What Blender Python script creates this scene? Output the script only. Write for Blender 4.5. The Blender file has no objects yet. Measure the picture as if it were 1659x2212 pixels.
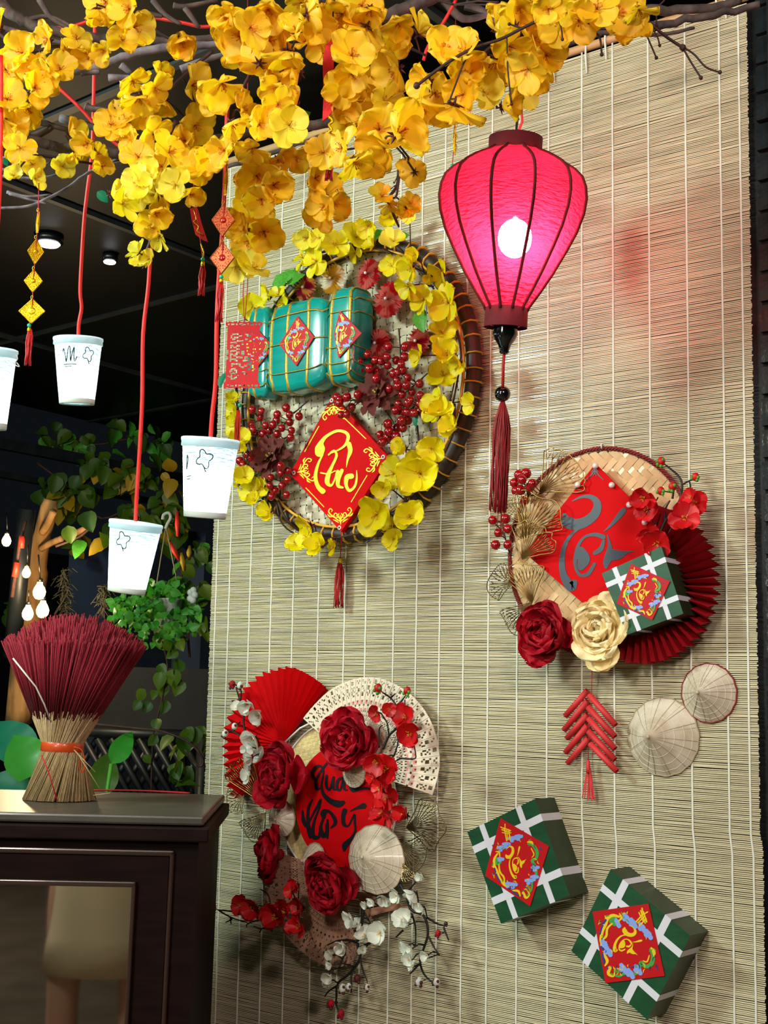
import bpy, math, random
import numpy as np
from mathutils import Vector, Matrix, Euler, noise
random.seed(7)
PI = math.pi
R_ = random.Random(11)
sc = bpy.context.scene
COL = sc.collection

# ------------------------------------------------------------------ camera
FPX, CX, CY = 2796.0, 829.5, 1106.0
yaw, pit, rol = math.radians(-38.98), math.radians(8.607), math.radians(1.562)
cam_f = Vector((math.sin(yaw) * math.cos(pit), math.cos(yaw) * math.cos(pit), math.sin(pit)))
_r = Vector((math.cos(yaw), -math.sin(yaw), 0)); _u = _r.cross(cam_f)
cam_r = math.cos(rol) * _r + math.sin(rol) * _u
cam_u = -math.sin(rol) * _r + math.cos(rol) * _u
cam_c = Vector((0, -2.11, 1.4))
cd = bpy.data.cameras.new('camera'); cam = bpy.data.objects.new('camera', cd); COL.objects.link(cam)
cd.sensor_fit = 'VERTICAL'; cd.sensor_height = 36; cd.lens = FPX * 36 / 2212; cd.clip_start = .02; cd.clip_end = 60
M = Matrix((cam_r, cam_u, -cam_f)).transposed().to_4x4(); M.translation = cam_c
cam.matrix_world = M
sc.camera = cam
# ------------------------------------------------------------------ world, lights, exposure
sc.view_settings.view_transform = 'Standard'
sc.view_settings.look = 'None'
sc.view_settings.gamma = 1
sc.view_settings.use_curve_mapping = False
sc.view_settings.exposure = 0.0
wd = bpy.data.worlds.new('night'); sc.world = wd; wd.use_nodes = True
wd.node_tree.nodes['Background'].inputs[0].default_value = (.4, .5, .6, 1)
wd.node_tree.nodes['Background'].inputs[1].default_value = .010

def lamp(name, kind, loc, energy, color, size=.1, aim=None, spot=None, blend=.5):
    l = bpy.data.lights.new(name, kind); l.energy = energy; l.color = color
    if kind == 'AREA': l.shape = 'DISK'; l.size = size
    else: l.shadow_soft_size = size
    if kind == 'SPOT': l.spot_size = math.radians(spot); l.spot_blend = blend
    o = bpy.data.objects.new(name, l); COL.objects.link(o); o.location = loc
    if aim is not None: o.rotation_euler = (Vector(aim) - Vector(loc)).to_track_quat('-Z', 'Y').to_euler()
    return o
# ceiling lamps of the room around the photographer, plus added fill lights
lamp('room_or_fill_light', 'AREA', (-2.7, -1.9, 2.65), 52, (.80, 1.0, .90), .42, (-1.7, 0, 1.5))
lamp('room_or_fill_light', 'AREA', (-1.0, -2.6, 2.7), 30, (1.0, .95, .84), .35, (-1.4, 0, 1.5))
lamp('room_or_fill_light', 'AREA', (.6, -1.9, 2.7), 30, (1.0, .82, .78), .3, (-1.1, 0, 1.9))
lamp('room_or_fill_light', 'AREA', (-1.1, -3.4, 1.9), 26, (1.0, .97, .85), .5, (-1.4, 0, 1.9))  # added low fill without a fixture, brightens blossom fronts and undersides
lamp('terrace_lamp', 'POINT', (-4.6, -.6, 2.2), 6, (.85, 1.0, .8), .1)
lamp('room_or_fill_light', 'AREA', (-1.6, -6.5, 2.7), 90, (1.0, .92, .78), .6, (-1.6, -7, 0))  # added unseen light far back, brightens the floor mirrored in the cabinet glass

# ------------------------------------------------------------------ helpers
def ray(x, y): return cam_f + (x - CX) / FPX * cam_r - (y - CY) / FPX * cam_u
def A(x, y, t): return cam_c + t * ray(x, y)                       # a point t metres in front of the camera
def W(x, y, d=0.0):                                                # a point d metres in front of the wall plane y = 0
    q = ray(x, y); return cam_c + q * ((-d - cam_c.y) / q.y)
def TW(x, y, d=0.0): return (-d - cam_c.y) / ray(x, y).y
def PX(x, y, X):
    q = ray(x, y); return cam_c + q * ((X - cam_c.x) / q.x)
def PZ(x, y, Z):
    q = ray(x, y); return cam_c + q * ((Z - cam_c.z) / q.z)
def crop(x0, y0, s): return lambda x, y: (x0 + x / s, y0 + y / s)
c1 = crop(0, 0, 2.9625); c2 = crop(460, 0, 2.9625); c3 = crop(900, 0, 2.186)
c4 = crop(460, 460, 2.765); c5 = crop(460, 800, 2.765); c6 = crop(1030, 940, 2.9105)
c7 = crop(440, 1420, 3.072); c8 = crop(440, 1780, 2.9625); c9 = crop(1180, 1400, 3.6065)
c10 = crop(980, 1700, 2.443); c11 = crop(0, 560, 2.911); c12 = crop(0, 1280, 3.456); c13 = crop(0, 1680, 3.318)
c14 = crop(920, 200, 3.813); c15 = crop(1000, 720, 4.61)

def lin(h):
    if isinstance(h, tuple): return h
    v = [int(h[i:i + 2], 16) / 255 for i in (0, 2, 4)]
    return tuple(c / 12.92 if c <= .04045 else ((c + .055) / 1.055) ** 2.4 for c in v)

def mat(name, col, rough=.6, metal=0, col2=None, scale=20, stretch=(1, 1, 1), bump=0, bscale=80, trans=0, coat=0,
        emit=None, es=0, rnd=None, sharp=None, tcol=None, detail=3, spec=.5, voro=False):
    m = bpy.data.materials.new(name); m.use_nodes = True; nt = m.node_tree; N = nt.nodes; L = nt.links
    b = N['Principled BSDF']; out = N['Material Output']
    b.inputs['Base Color'].default_value = (*lin(col), 1); b.inputs['Roughness'].default_value = rough
    b.inputs['Metallic'].default_value = metal; b.inputs['Coat Weight'].default_value = coat; b.inputs['Coat Roughness'].default_value = .08
    b.inputs['Specular IOR Level'].default_value = spec
    tc = N.new('ShaderNodeTexCoord'); mp = N.new('ShaderNodeMapping'); mp.inputs['Scale'].default_value = stretch
    L.new(tc.outputs['Object'], mp.inputs[0])
    csrc = None
    if col2 is not None:
        if voro:
            nz = N.new('ShaderNodeTexVoronoi'); fac = nz.outputs['Color']
        else:
            nz = N.new('ShaderNodeTexNoise'); nz.inputs['Detail'].default_value = detail; fac = nz.outputs[0]
        nz.inputs['Scale'].default_value = scale; L.new(mp.outputs[0], nz.inputs['Vector'])
        rp = N.new('ShaderNodeValToRGB'); k = sharp or .2
        rp.color_ramp.elements[0].position = .5 - k; rp.color_ramp.elements[1].position = .5 + k
        rp.color_ramp.elements[0].color = (*lin(col), 1); rp.color_ramp.elements[1].color = (*lin(col2), 1)
        L.new(fac, rp.inputs[0]); csrc = rp.outputs[0]
    if rnd is not None:
        oi = N.new('ShaderNodeObjectInfo'); mx = N.new('ShaderNodeMix'); mx.data_type = 'RGBA'
        L.new(oi.outputs['Random'], mx.inputs[0])
        if csrc: L.new(csrc, mx.inputs[6])
        else: mx.inputs[6].default_value = (*lin(col), 1)
        mx.inputs[7].default_value = (*lin(rnd), 1); csrc = mx.outputs[2]
    if csrc: L.new(csrc, b.inputs['Base Color'])
    if bump:
        nb = N.new('ShaderNodeTexNoise'); nb.inputs['Scale'].default_value = bscale; nb.inputs['Detail'].default_value = 4
        L.new(mp.outputs[0], nb.inputs['Vector'])
        bp = N.new('ShaderNodeBump'); bp.inputs['Strength'].default_value = bump; bp.inputs['Distance'].default_value = .004
        L.new(nb.outputs[0], bp.inputs['Height']); L.new(bp.outputs[0], b.inputs['Normal'])
    if emit is not None:
        b.inputs['Emission Color'].default_value = (*lin(emit), 1); b.inputs['Emission Strength'].default_value = es
    if trans:
        tr = N.new('ShaderNodeBsdfTranslucent'); ms = N.new('ShaderNodeMixShader'); ms.inputs[0].default_value = trans
        if tcol: tr.inputs[0].default_value = (*lin(tcol), 1)
        elif csrc: L.new(csrc, tr.inputs[0])
        else: tr.inputs[0].default_value = (*lin(col), 1)
        L.new(b.outputs[0], ms.inputs[1]); L.new(tr.outputs[0], ms.inputs[2]); L.new(ms.outputs[0], out.inputs[0])
    return m

MW = {}
def link(o, parent=None, basis=None):
    COL.objects.link(o); b = basis or Matrix.Identity(4)
    o.matrix_basis = b
    if parent is not None:
        o.parent = parent; o.matrix_parent_inverse = MW[parent.name].inverted()
    MW[o.name] = b.copy()
    return o
def tag(o, label=None, cat=None, group=None, kind=None):
    if label: o['label'] = label
    if cat: o['category'] = cat
    if group: o['group'] = group
    if kind: o['kind'] = kind
    return o
def thing(name, label, cat, loc, group=None, kind=None):
    o = bpy.data.objects.new(name, None); o.empty_display_size = .02
    link(o, None, Matrix.Translation(Vector(loc)))
    return tag(o, label, cat, group, kind)

class MB:
    cnt = 0
    def __init__(s): s.v = []; s.f = []; s.m = []
    def add(s, V, Fc, m=0):
        n = len(s.v); s.v += [tuple(p) for p in V]; s.f += [tuple(i + n for i in q) for q in Fc]; s.m += [m] * len(Fc); return s
    def tube(s, pts, rad, n=6, m=0, cap=True, flat=1.0, up=None):
        pts = [Vector(p) for p in pts]; k = len(pts)
        if not isinstance(rad, (list, tuple)): rad = [rad] * k
        V = []; Fc = []; pn = None
        for i, p in enumerate(pts):
            t = (pts[min(i + 1, k - 1)] - pts[max(i - 1, 0)])
            if t.length < 1e-9: t = Vector((0, 0, 1))
            t.normalize()
            if up is not None: a = t.cross(Vector(up)); 
            elif pn is not None: a = pn - t * pn.dot(t)
            else: a = t.cross(Vector((.31, .52, .8)))
            if a.length < 1e-6: a = t.orthogonal()
            a.normalize(); b = t.cross(a); pn = a
            for j in range(n):
                q = 2 * PI * j / n
                V.append(p + (a * math.cos(q) + b * math.sin(q) * flat) * rad[i])
        for i in range(k - 1):
            for j in range(n):
                Fc.append((i * n + j, i * n + (j + 1) % n, (i + 1) * n + (j + 1) % n, (i + 1) * n + j))
        if cap: Fc.append(tuple(range(n - 1, -1, -1))); Fc.append(tuple((k - 1) * n + j for j in range(n)))
        return s.add(V, Fc, m)
    def frame(s, o, ax, ay, az):
        """box with corner o and edge vectors"""
        o = Vector(o); ax = Vector(ax); ay = Vector(ay); az = Vector(az)
        V = [o, o + ax, o + ax + ay, o + ay]; V += [p + az for p in V]
        F6 = [(0, 1, 2, 3), (7, 6, 5, 4), (4, 5, 1, 0), (5, 6, 2, 1), (6, 7, 3, 2), (7, 4, 0, 3)]
        return s.add(V, F6)
    def box(s, x0, y0, z0, x1, y1, z1, m=0):
        V = [(x, y, z) for z in (z0, z1) for x, y in ((x0, y0), (x1, y0), (x1, y1), (x0, y1))]
        return s.add(V, [(3, 2, 1, 0), (4, 5, 6, 7), (0, 1, 5, 4), (1, 2, 6, 5), (2, 3, 7, 6), (3, 0, 4, 7)], m)
    def prism(s, front, back, m=0):
        n = len(front); V = list(front) + list(back)
        Fc = [tuple(range(n)), tuple(range(2 * n - 1, n - 1, -1))] + [(i, i + n, (i + 1) % n + n, (i + 1) % n) for i in range(n)]
        return s.add(V, Fc, m)
    def plate(s, pp, d, th, m=0):
        """pixel polygon standing on the wall-parallel plane: front face d off the wall"""
        f = [W(*p, d) for p in pp]; b = [Vector((p.x, p.y + th, p.z)) for p in f]
        return s.prism(f, b, m)
    def lathe(s, prof, o, az, n=24, m=0, close=True, ang0=0):
        """prof = [(radius, height)], axis az from o"""
        az = Vector(az).normalized(); a = az.orthogonal().normalized(); b = az.cross(a); o = Vector(o)
        V = []; Fc = []
        for r, h in prof:
            for j in range(n):
                q = ang0 + 2 * PI * j / n; V.append(o + az * h + (a * math.cos(q) + b * math.sin(q)) * r)
        for i in range(len(prof) - 1):
            for j in range(n): Fc.append((i * n + j, i * n + (j + 1) % n, (i + 1) * n + (j + 1) % n, (i + 1) * n + j))
        if close: Fc.append(tuple(range(n - 1, -1, -1))); Fc.append(tuple((len(prof) - 1) * n + j for j in range(n)))
        return s.add(V, Fc, m)
    def sphere(s, c, r, n=12, k=7, m=0, sq=(1, 1, 1)):
        c = Vector(c); V = [c + Vector((0, 0, -r * sq[2]))]; Fc = []
        for i in range(1, k):
            a = PI * i / k
            for j in range(n): V.append(c + Vector((r * sq[0] * math.sin(a) * math.cos(2 * PI * j / n), r * sq[1] * math.sin(a) * math.sin(2 * PI * j / n), -r * sq[2] * math.cos(a))))
        V.append(c + Vector((0, 0, r * sq[2])))
        for j in range(n): Fc.append((0, 1 + (j + 1) % n, 1 + j)); Fc.append((len(V) - 1, len(V) - 1 - n + j, len(V) - 1 - n + (j + 1) % n))
        for i in range(k - 2):
            for j in range(n): Fc.append((1 + i * n + j, 1 + i * n + (j + 1) % n, 1 + (i + 1) * n + (j + 1) % n, 1 + (i + 1) * n + j))
        return s.add(V, Fc, m)
    def grid(s, fn, nu, nv, m=0):
        V = [fn(i / nu, j / nv) for j in range(nv + 1) for i in range(nu + 1)]
        return s.add(V, [(j * (nu + 1) + i, j * (nu + 1) + i + 1, (j + 1) * (nu + 1) + i + 1, (j + 1) * (nu + 1) + i) for j in range(nv) for i in range(nu)], m)
    def brush(s, K, pts, d, th=.0008, m=0, sub=6):
        """variable-width brush stroke in picture-crop coordinates (x, y, width), laid on a wall-parallel plane"""
        P = [Vector((p[0], p[1], p[2])) for p in pts]
        S = []
        if len(P) > 2:
            for i in range(len(P) - 1):
                p0 = P[max(i - 1, 0)]; p1 = P[i]; p2 = P[i + 1]; p3 = P[min(i + 2, len(P) - 1)]
                for q in range(sub):
                    t = q / sub
                    S.append(.5 * ((2 * p1) + (-p0 + p2) * t + (2 * p0 - 5 * p1 + 4 * p2 - p3) * t * t + (-p0 + 3 * p1 - 3 * p2 + p3) * t ** 3))
            S.append(P[-1])
        else: S = P
        # round ends
        def ends(a, b):
            w = max(a.z, .5) / 2; dr = Vector((a.x - b.x, a.y - b.y)); dr = dr.normalized() if dr.length > 0 else Vector((1, 0))
            return [Vector((a.x + dr.x * w * math.sin(q), a.y + dr.y * w * math.sin(q), 2 * w * math.cos(q))) for q in (1.35, .95, .5)]
        S = ends(S[0], S[1]) + S + ends(S[-1], S[-2])[::-1]
        L = []; Rr = []
        for i, p in enumerate(S):
            a = S[max(i - 1, 0)]; b = S[min(i + 1, len(S) - 1)]; t = Vector((b.x - a.x, b.y - a.y))
            t = t.normalized() if t.length > 0 else Vector((1, 0)); w = max(p.z, .3) / 2
            L.append(K(p.x - t.y * w, p.y + t.x * w)); Rr.append(K(p.x + t.y * w, p.y - t.x * w))
        MB.cnt = (MB.cnt + 1) % 24; th = th + MB.cnt * 2.5e-5
        n = len(S); fl = [W(*q, d + th) for q in L]; fr = [W(*q, d + th) for q in Rr]; o = Vector((0, th, 0))
        V = fl + fr + [q + o for q in fl] + [q + o for q in fr]; Fc = []
        for i in range(n - 1):
            Fc.append((i, i + 1, n + i + 1, n + i)); Fc.append((i, 2 * n + i, 2 * n + i + 1, i + 1)); Fc.append((n + i, n + i + 1, 3 * n + i + 1, 3 * n + i))
        return s.add(V, Fc, m)
    def mesh(s, name, mats, smooth=True):
        me = bpy.data.meshes.new(name); me.from_pydata(s.v, [], s.f)
        for q in (mats if isinstance(mats, (list, tuple)) else [mats]): me.materials.append(q)
        me.polygons.foreach_set('material_index', s.m); me.polygons.foreach_set('use_smooth', [smooth] * len(s.f)); me.update()
        return me
    def build(s, name, mats, parent=None, smooth=True, basis=None):
        return link(bpy.data.objects.new(name, s.mesh(name, mats, smooth)), parent, basis)

def place(me, name, parent, basis):
    return link(bpy.data.objects.new(name, me), parent, basis)
def basis_of(pos, z, scale, spin=0, xdir=None):
    z = Vector(z).normalized()
    x = (Vector(xdir) - z * Vector(xdir).dot(z)) if xdir is not None else z.orthogonal()
    x.normalize(); y = z.cross(x)
    m = Matrix((x, y, z)).transposed() @ Matrix.Rotation(spin, 3, 'Z')
    m = m.to_4x4() @ Matrix.Diagonal((scale, scale, scale, 1)); m.translation = pos
    return m
def smoothpts(pts, sub=5):
    P = [Vector(p) for p in pts]; S = []
    for i in range(len(P) - 1):
        p0 = P[max(i - 1, 0)]; p1 = P[i]; p2 = P[i + 1]; p3 = P[min(i + 2, len(P) - 1)]
        for q in range(sub):
            t = q / sub; S.append(.5 * ((2 * p1) + (-p0 + p2) * t + (2 * p0 - 5 * p1 + 4 * p2 - p3) * t * t + (-p0 + 3 * p1 - 3 * p2 + p3) * t ** 3))
    return S + [P[-1]]
def rnd(a, b): return R_.uniform(a, b)

# ------------------------------------------------------------------ materials
m_slat = mat('bamboo_slat', 'ddd4b4', .38, col2='bfb28c', scale=9, stretch=(1.5, 1, 60), coat=.35, detail=4)
m_cord = mat('blind_cord', 'dfe0d2', .7)
m_black = mat('black_paint', '0b0c0e', .35)
m_ceil = mat('black_ceiling_sheet', '030406', .45, col2='06090c', scale=3, spec=.15)
m_steel = mat('dark_steel', '161b1e', .45, col2='24292b', scale=14)
m_concrete = mat('concrete_floor', '8d8067', .75, col2='6f634e', scale=4, bump=.2)
m_brick = mat('black_glazed_brick', '0e1214', .22, col2='1a2124', scale=15, bump=.5, bscale=40)
m_mortar = mat('dark_mortar', '050505', .9)
m_wood_dark = mat('dark_wood', '120807', .6, col2='1c0d0a', scale=10, stretch=(1, 1, 8), coat=0, spec=.08)
m_wood_trim = mat('brown_wood_moulding', '2e1c15', .35, coat=.2)
m_wood_top = mat('worn_wood_top', '4a443c', .4, col2='3a352f', scale=6, stretch=(3, 1, 1), coat=.15)
m_petal = mat('yellow_petal', 'ffc80c', .5, trans=.5, rnd='ffe440', tcol='ffdc18')
m_petal_g = mat('lemon_petal', 'f2e600', .5, trans=.35, rnd='e8d400', tcol='eedd00')
m_petal_p = mat('pale_petal', 'f4ee5a', .55, trans=.4, rnd='f6e000')
m_red_pet = mat('red_petal', 'd80a12', .5, trans=.2, rnd='b80510')
m_white_pet = mat('white_petal', 'e9ece2', .5, trans=.25, rnd='dfe3d4')
m_peony = mat('crimson_petal', 'bd0320', .65, trans=.2, rnd='8e0218', spec=.25)
m_cream = mat('cream_petal', 'fff0c4', .6, trans=.25, rnd='fde4a4')
m_calyx = mat('brown_calyx', '4a0f10', .6)
m_stamen = mat('yellow_stamen', 'd8a010', .6)
m_stamen_r = mat('orange_stamen', 'd06a10', .6)
m_green = mat('green_leaf', '3f9a2a', .5, trans=.3, col2='62b83a', scale=15)
m_teal_leaf = mat('teal_leaf', '0a7a5a', .5, trans=.3)
m_twig = mat('dark_twig', '23120f', .7, col2='3a1c17', scale=60)
m_twig_b = mat('black_twig', '14100f', .6)
m_vine = mat('brown_vine', '4b2a1c', .7, col2='2c1710', scale=60)
m_bark = mat('grey_bark', '5a4a45', .85, col2='2e2422', scale=40, stretch=(1, 1, 1), bump=.6, bscale=60)
m_bark_l = mat('pale_dry_twig', '7d7880', .8, col2='4a464d', scale=50)
m_redcloth = mat('red_cloth', 'c40914', .7, bump=.3, bscale=300)
m_redpaper = mat('red_paper', 'c00209', .7, spec=.1)
m_redpaper_d = mat('dark_red_paper', 'a50716', .55, rnd='8c0514')
m_redcord = mat('red_cord', 'e2352f', .45, trans=.3, tcol='ff5048')
m_redthread = mat('red_thread', '9a0f12', .7, rnd='b0100f')
m_gold = mat('gold_metal', 'd8b21c', .3, metal=.85, bump=.4, bscale=500)
m_goldwire = mat('antique_gold_wire', 'a5864a', .35, metal=.8)
m_goldfoil = mat('gold_foil', 'e3c21f', .45, metal=.3)
m_glitter_gold = mat('gold_glitter', 'c9b04a', .5, metal=.5, col2='8d7c2a', scale=900, sharp=.05)
m_copper = mat('copper_glitter', 'c0602a', .45, metal=.5, col2='8a3c1a', scale=500, sharp=.1)
m_jade = mat('jade_bead', '10b080', .25)
m_cordwhite = mat('white_cord', 'd6d6d0', .6)
m_berry = mat('red_berry', '8e030e', .18, coat=.6)
m_glitter = mat('burgundy_glitter', '40060c', .5, metal=.3, col2='a05048', scale=420, sharp=.06, bump=.6, bscale=500)
m_teal = mat('teal_film', '06807a', .22, col2='0b9a90', scale=7, stretch=(1, 1, 9), coat=.5, sharp=.3)
m_gboxf = mat('green_leaf_print', '04381f', .45, col2='0e4d28', scale=14, stretch=(1, 1, 4), coat=.15)
m_gboxs = mat('olive_leaf_print', '24381f', .45, col2='1b2e18', scale=16, coat=.1)
m_ribbon = mat('white_ribbon_print', 'd2d2dc', .5)
m_sred = mat('red_label_print', 'b40a12', .55, spec=.25)
m_sgold = mat('gold_print', 'e0c010', .45)
m_sblue = mat('blue_print', '7f9ce0', .5)
m_sblue2 = mat('navy_print', '26357e', .5)
m_sgreen = mat('green_print', '3f9a3c', .5)
m_ink = mat('black_ink', '0c0a14', .5)
m_ink2 = mat('charcoal_ink', '2c3340', .4)
m_pearl = mat('pearl', 'e6d6d4', .2, coat=.5)
m_weave = mat('pale_bamboo_strip', 'd8cfb4', .6, col2='a5977a', scale=40)
m_weave_b = mat('grey_bamboo_strip', '9c9080', .6, col2='c2b79c', scale=40)
m_weave_c = mat('olive_bamboo_strip', '8a8460', .6, col2='b8ab86', scale=40)
m_weave2 = mat('tan_bamboo_strip', 'd8b583', .55, rnd='c49a68', coat=.1)
m_rim = mat('dark_rattan_rim', '2b1d14', .55)
m_tie = mat('yellow_rattan_binding', 'cf9c2c', .5)
m_redrim = mat('red_twine_rim', '7c1a18', .7)
m_straw = mat('straw', 'd8c48c', .6, rnd='c8b174')
m_hat = mat('palm_leaf', 'e2d6c2', .5, col2='bfae92', scale=30, trans=.1, coat=.1)
m_hatrib = mat('hat_thread', 'e8e0d0', .6)
m_hatrib_d = mat('hat_rib', '9d8b72', .7)
m_fanwood = mat('cream_wood_slat', 'e6d6be', .5)
m_fanpink = mat('pink_print', 'd88a84', .5)
m_fantan = mat('rosy_wood_slat', 'b78c70', .55, rnd='a87a62')
m_fire = mat('coral_paper_tube', 'cf2e30', .6, rnd='c02428')
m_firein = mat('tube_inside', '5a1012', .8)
m_rosette = mat('patterned_paper', 'b80f1e', .5, col2='d07a70', scale=55, sharp=.04, detail=1)
m_rosette_g = mat('gold_white_paper', 'c79a1c', .5, col2='f0ead8', scale=35, sharp=.04, detail=1)
m_rosette_p = mat('purple_red_paper', 'a01040', .5, col2='d8a050', scale=40, sharp=.04, detail=1)
m_lacq = mat('black_lacquer', '080a0b', .12, coat=.8)
m_maroon = mat('maroon_cloth', '5c0514', .8)
m_foot = mat('cup_foot_paper', 'b8beb4', .7, trans=.08)
m_plastic = mat('cup_lip', 'cfe0e4', .4, trans=.3)
m_inc_t = mat('bamboo_stick', 'b3986a', .65, rnd='a08558', col2='8b7350', scale=300, stretch=(1, 1, .1))
m_inc_r = mat('dyed_incense', '6a041a', .85, col2='960a24', scale=350, stretch=(1, 1, .06))
m_orange = mat('orange_ribbon', 'cc4a12', .35, trans=.2, coat=.3)
m_leafd = mat('garden_leaf', '2a5512', .5, trans=.3, rnd='55720f')
m_leafb = mat('big_glossy_leaf', '2a8a2c', .4, trans=.35, rnd='46a838', coat=.1)
m_leafy = mat('yellowing_leaf', 'b09018', .5, trans=.3)
m_trunk = mat('pale_trunk', 'b58a52', .8, col2='7d5a34', scale=25, stretch=(1, 1, .3), bump=.6, bscale=50)
m_moss = mat('grey_moss', '4d4a36', .9)
m_cloth_w = mat('white_pot', 'b8bcae', .6)
m_navy = mat('garden_wall', '030506', .9, col2='070b0d', scale=3)
m_soil = mat('garden_soil', '12140e', .95)
m_bluecloth = mat('blue_tarp', '102848', .7)
m_redtag = mat('red_tag', 'd42a14', .6)
m_skin = mat('skin', 'b98468', .55)
m_beige = mat('beige_linen', 'c9ae88', .8)
m_shirt = mat('grey_shirt', '6d6a66', .85)
m_hair = mat('black_hair', '0c0908', .5)
def emis(name, col, s):
    m = bpy.data.materials.new(name); m.use_nodes = True; N = m.node_tree.nodes
    N.remove(N['Principled BSDF']); e = N.new('ShaderNodeEmission'); e.inputs[0].default_value = (*lin(col), 1); e.inputs[1].default_value = s
    m.node_tree.links.new(e.outputs[0], N['Material Output'].inputs[0]); return m
m_bulb = emis('lit_lantern_bulb', 'fff0f8', 250)
m_bulbw = emis('lit_warm_bulb', 'ffcf8a', 9)
m_glint = emis('ceiling_glint_glow', 'eef6ff', 9)  # emission stands in for reflections on the ceiling sheet
def through(name, tcol, dcol, tpcol, ft, fp):
    """thin cloth or paper lit from inside: diffuse + translucent + a little see-through"""
    m = bpy.data.materials.new(name); m.use_nodes = True; N = m.node_tree.nodes; L = m.node_tree.links; N.remove(N['Principled BSDF'])
    d = N.new('ShaderNodeBsdfDiffuse'); d.inputs[0].default_value = (*lin(dcol), 1)
    t = N.new('ShaderNodeBsdfTranslucent'); t.inputs[0].default_value = (*lin(tcol), 1)
    p = N.new('ShaderNodeBsdfTransparent'); p.inputs[0].default_value = (*lin(tpcol), 1)
    a = N.new('ShaderNodeMixShader'); a.inputs[0].default_value = ft; b = N.new('ShaderNodeMixShader'); b.inputs[0].default_value = fp
    nz = N.new('ShaderNodeTexNoise'); nz.inputs['Scale'].default_value = 60; tc = N.new('ShaderNodeTexCoord'); mp = N.new('ShaderNodeMapping')
    mp.inputs['Scale'].default_value = (1, 1, 3.5); L.new(tc.outputs['Object'], mp.inputs[0]); L.new(mp.outputs[0], nz.inputs['Vector'])
    bp = N.new('ShaderNodeBump'); bp.inputs['Strength'].default_value = .8; bp.inputs['Distance'].default_value = .012
    L.new(nz.outputs[0], bp.inputs['Height']); L.new(bp.outputs[0], d.inputs['Normal']); L.new(bp.outputs[0], t.inputs['Normal'])
    L.new(d.outputs[0], a.inputs[1]); L.new(t.outputs[0], a.inputs[2]); L.new(a.outputs[0], b.inputs[1]); L.new(p.outputs[0], b.inputs[2])
    L.new(b.outputs[0], N['Material Output'].inputs[0]); return m
m_silk = through('red_lantern_silk', (.72, .006, .017), (.6, .005, .015), (1, .70, .78), .8, .075)
m_cup = through('lit_paper_cup', (.86, .97, 1.0), (.8, .88, .9), (1, 1, 1), .6, 0)
m_glass = mat('cabinet_glass', '14110e', .03, spec=1.0)
m_glass.node_tree.nodes['Principled BSDF'].inputs['IOR'].default_value = 3.6
# ================================================================== SETTING
def struct(name, mb, m, smooth=False): 
    return tag(mb.build(name, m, None, smooth), kind='structure')
struct('floor', MB().box(-9, -14, -.05, 4, 5, 0), m_concrete)
ceil_o = struct('ceiling', MB().box(-5.30, -14, 2.82, 4, 5, 2.9), m_ceil)
for yy in (-2.6, -1.4, -.3, .85, 2.0, 3.1):
    MB().box(-5.3, yy - .012, 2.812, 2.5, yy + .012, 2.82).build('seam_strip', m_steel, ceil_o, False)
for xx in (-4.3, -2.98, -1.5):
    MB().box(xx - .01, -5, 2.806, xx + .01, 5, 2.82).build('seam_strip', m_steel, ceil_o, False)
struct('wall_back', MB().box(-2.17, .022, 0, -.80, .06, 2.69), m_black)
struct('wall_rear', MB().box(-9, -14.1, 0, 4, -14, 2.9), m_concrete)
struct('wall_left', MB().box(-9, -5, -.3, -8.9, 5, 2.6), m_navy)
# dark brick pier to the right of the blind
pier = thing('wall_right', None, None, (-.8, 0, 0), kind='structure')
MB().box(-.868, .0, 0, -.55, .10, 2.82).build('mortar', m_mortar, pier, False)
zz = .70
bk = MB().box(-.012, -.012, -.0235, .012, .0, .0235)
bme = bk.mesh('brick', m_brick, False)
while zz < 2.75:
    k = rnd(-.002, .002)
    o = place(bme, 'brick', pier, Matrix.Translation((-.8555, k, zz)) @ Matrix.Rotation(rnd(-.05, .05), 4, 'Z') @ Matrix.Rotation(rnd(-.03, .03), 4, 'X'))
    zz += .0555
MB().box(-.838, -.03, 0, -.60, .0, 2.82).build('post', m_black, pier, False)
# two steel rails under the edge of the black ceiling sheet
def rail(p0, p1, hpx, X, th=.04):
    a = PX(*p0, X); b = PX(*p1, X); a2 = PX(p0[0], p0[1] + hpx, X); h = abs(a.z - a2.z)
    dd = (b - a); a = a - dd * .3; b = b + dd * .5
    mb = MB(); mb.frame(a, b - a, (th, 0, 0), (0, 0, -h)); return mb
tag(rail((0, 948), (395, 1026), 24, -5.25).build('trim_1', m_steel, None, False), kind='structure')
tag(rail((0, 1020), (395, 1091), 13, -5.25).build('trim_2', m_steel, None, False), kind='structure')

# reflections in the glossy ceiling sheet, put in as glowing discs
for i, ((x, y), lab) in enumerate((((105, 524), 'bright round reflection in the ceiling, made as a glowing disc, beside the gold charm string'), ((237, 563), 'small slanting reflection in the ceiling, made as a glowing disc, between the cup strings'))):
    p = PZ(x, y, 2.80)
    t = thing('ceiling_glint', lab, 'lamp', p, 'ceiling reflection discs')
    rr = (.036, .02)[i]
    MB().lathe([(rr * 1.25, 0), (rr * 1.25, .018), (rr, .02)], p, (0, 0, 1), 20).build('glint_ring', m_black, t)
    MB().lathe([(rr, -.004), (rr * .9, -.008)], p, (0, 0, 1), 20).build('glint_disc', m_glint, t)

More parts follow.
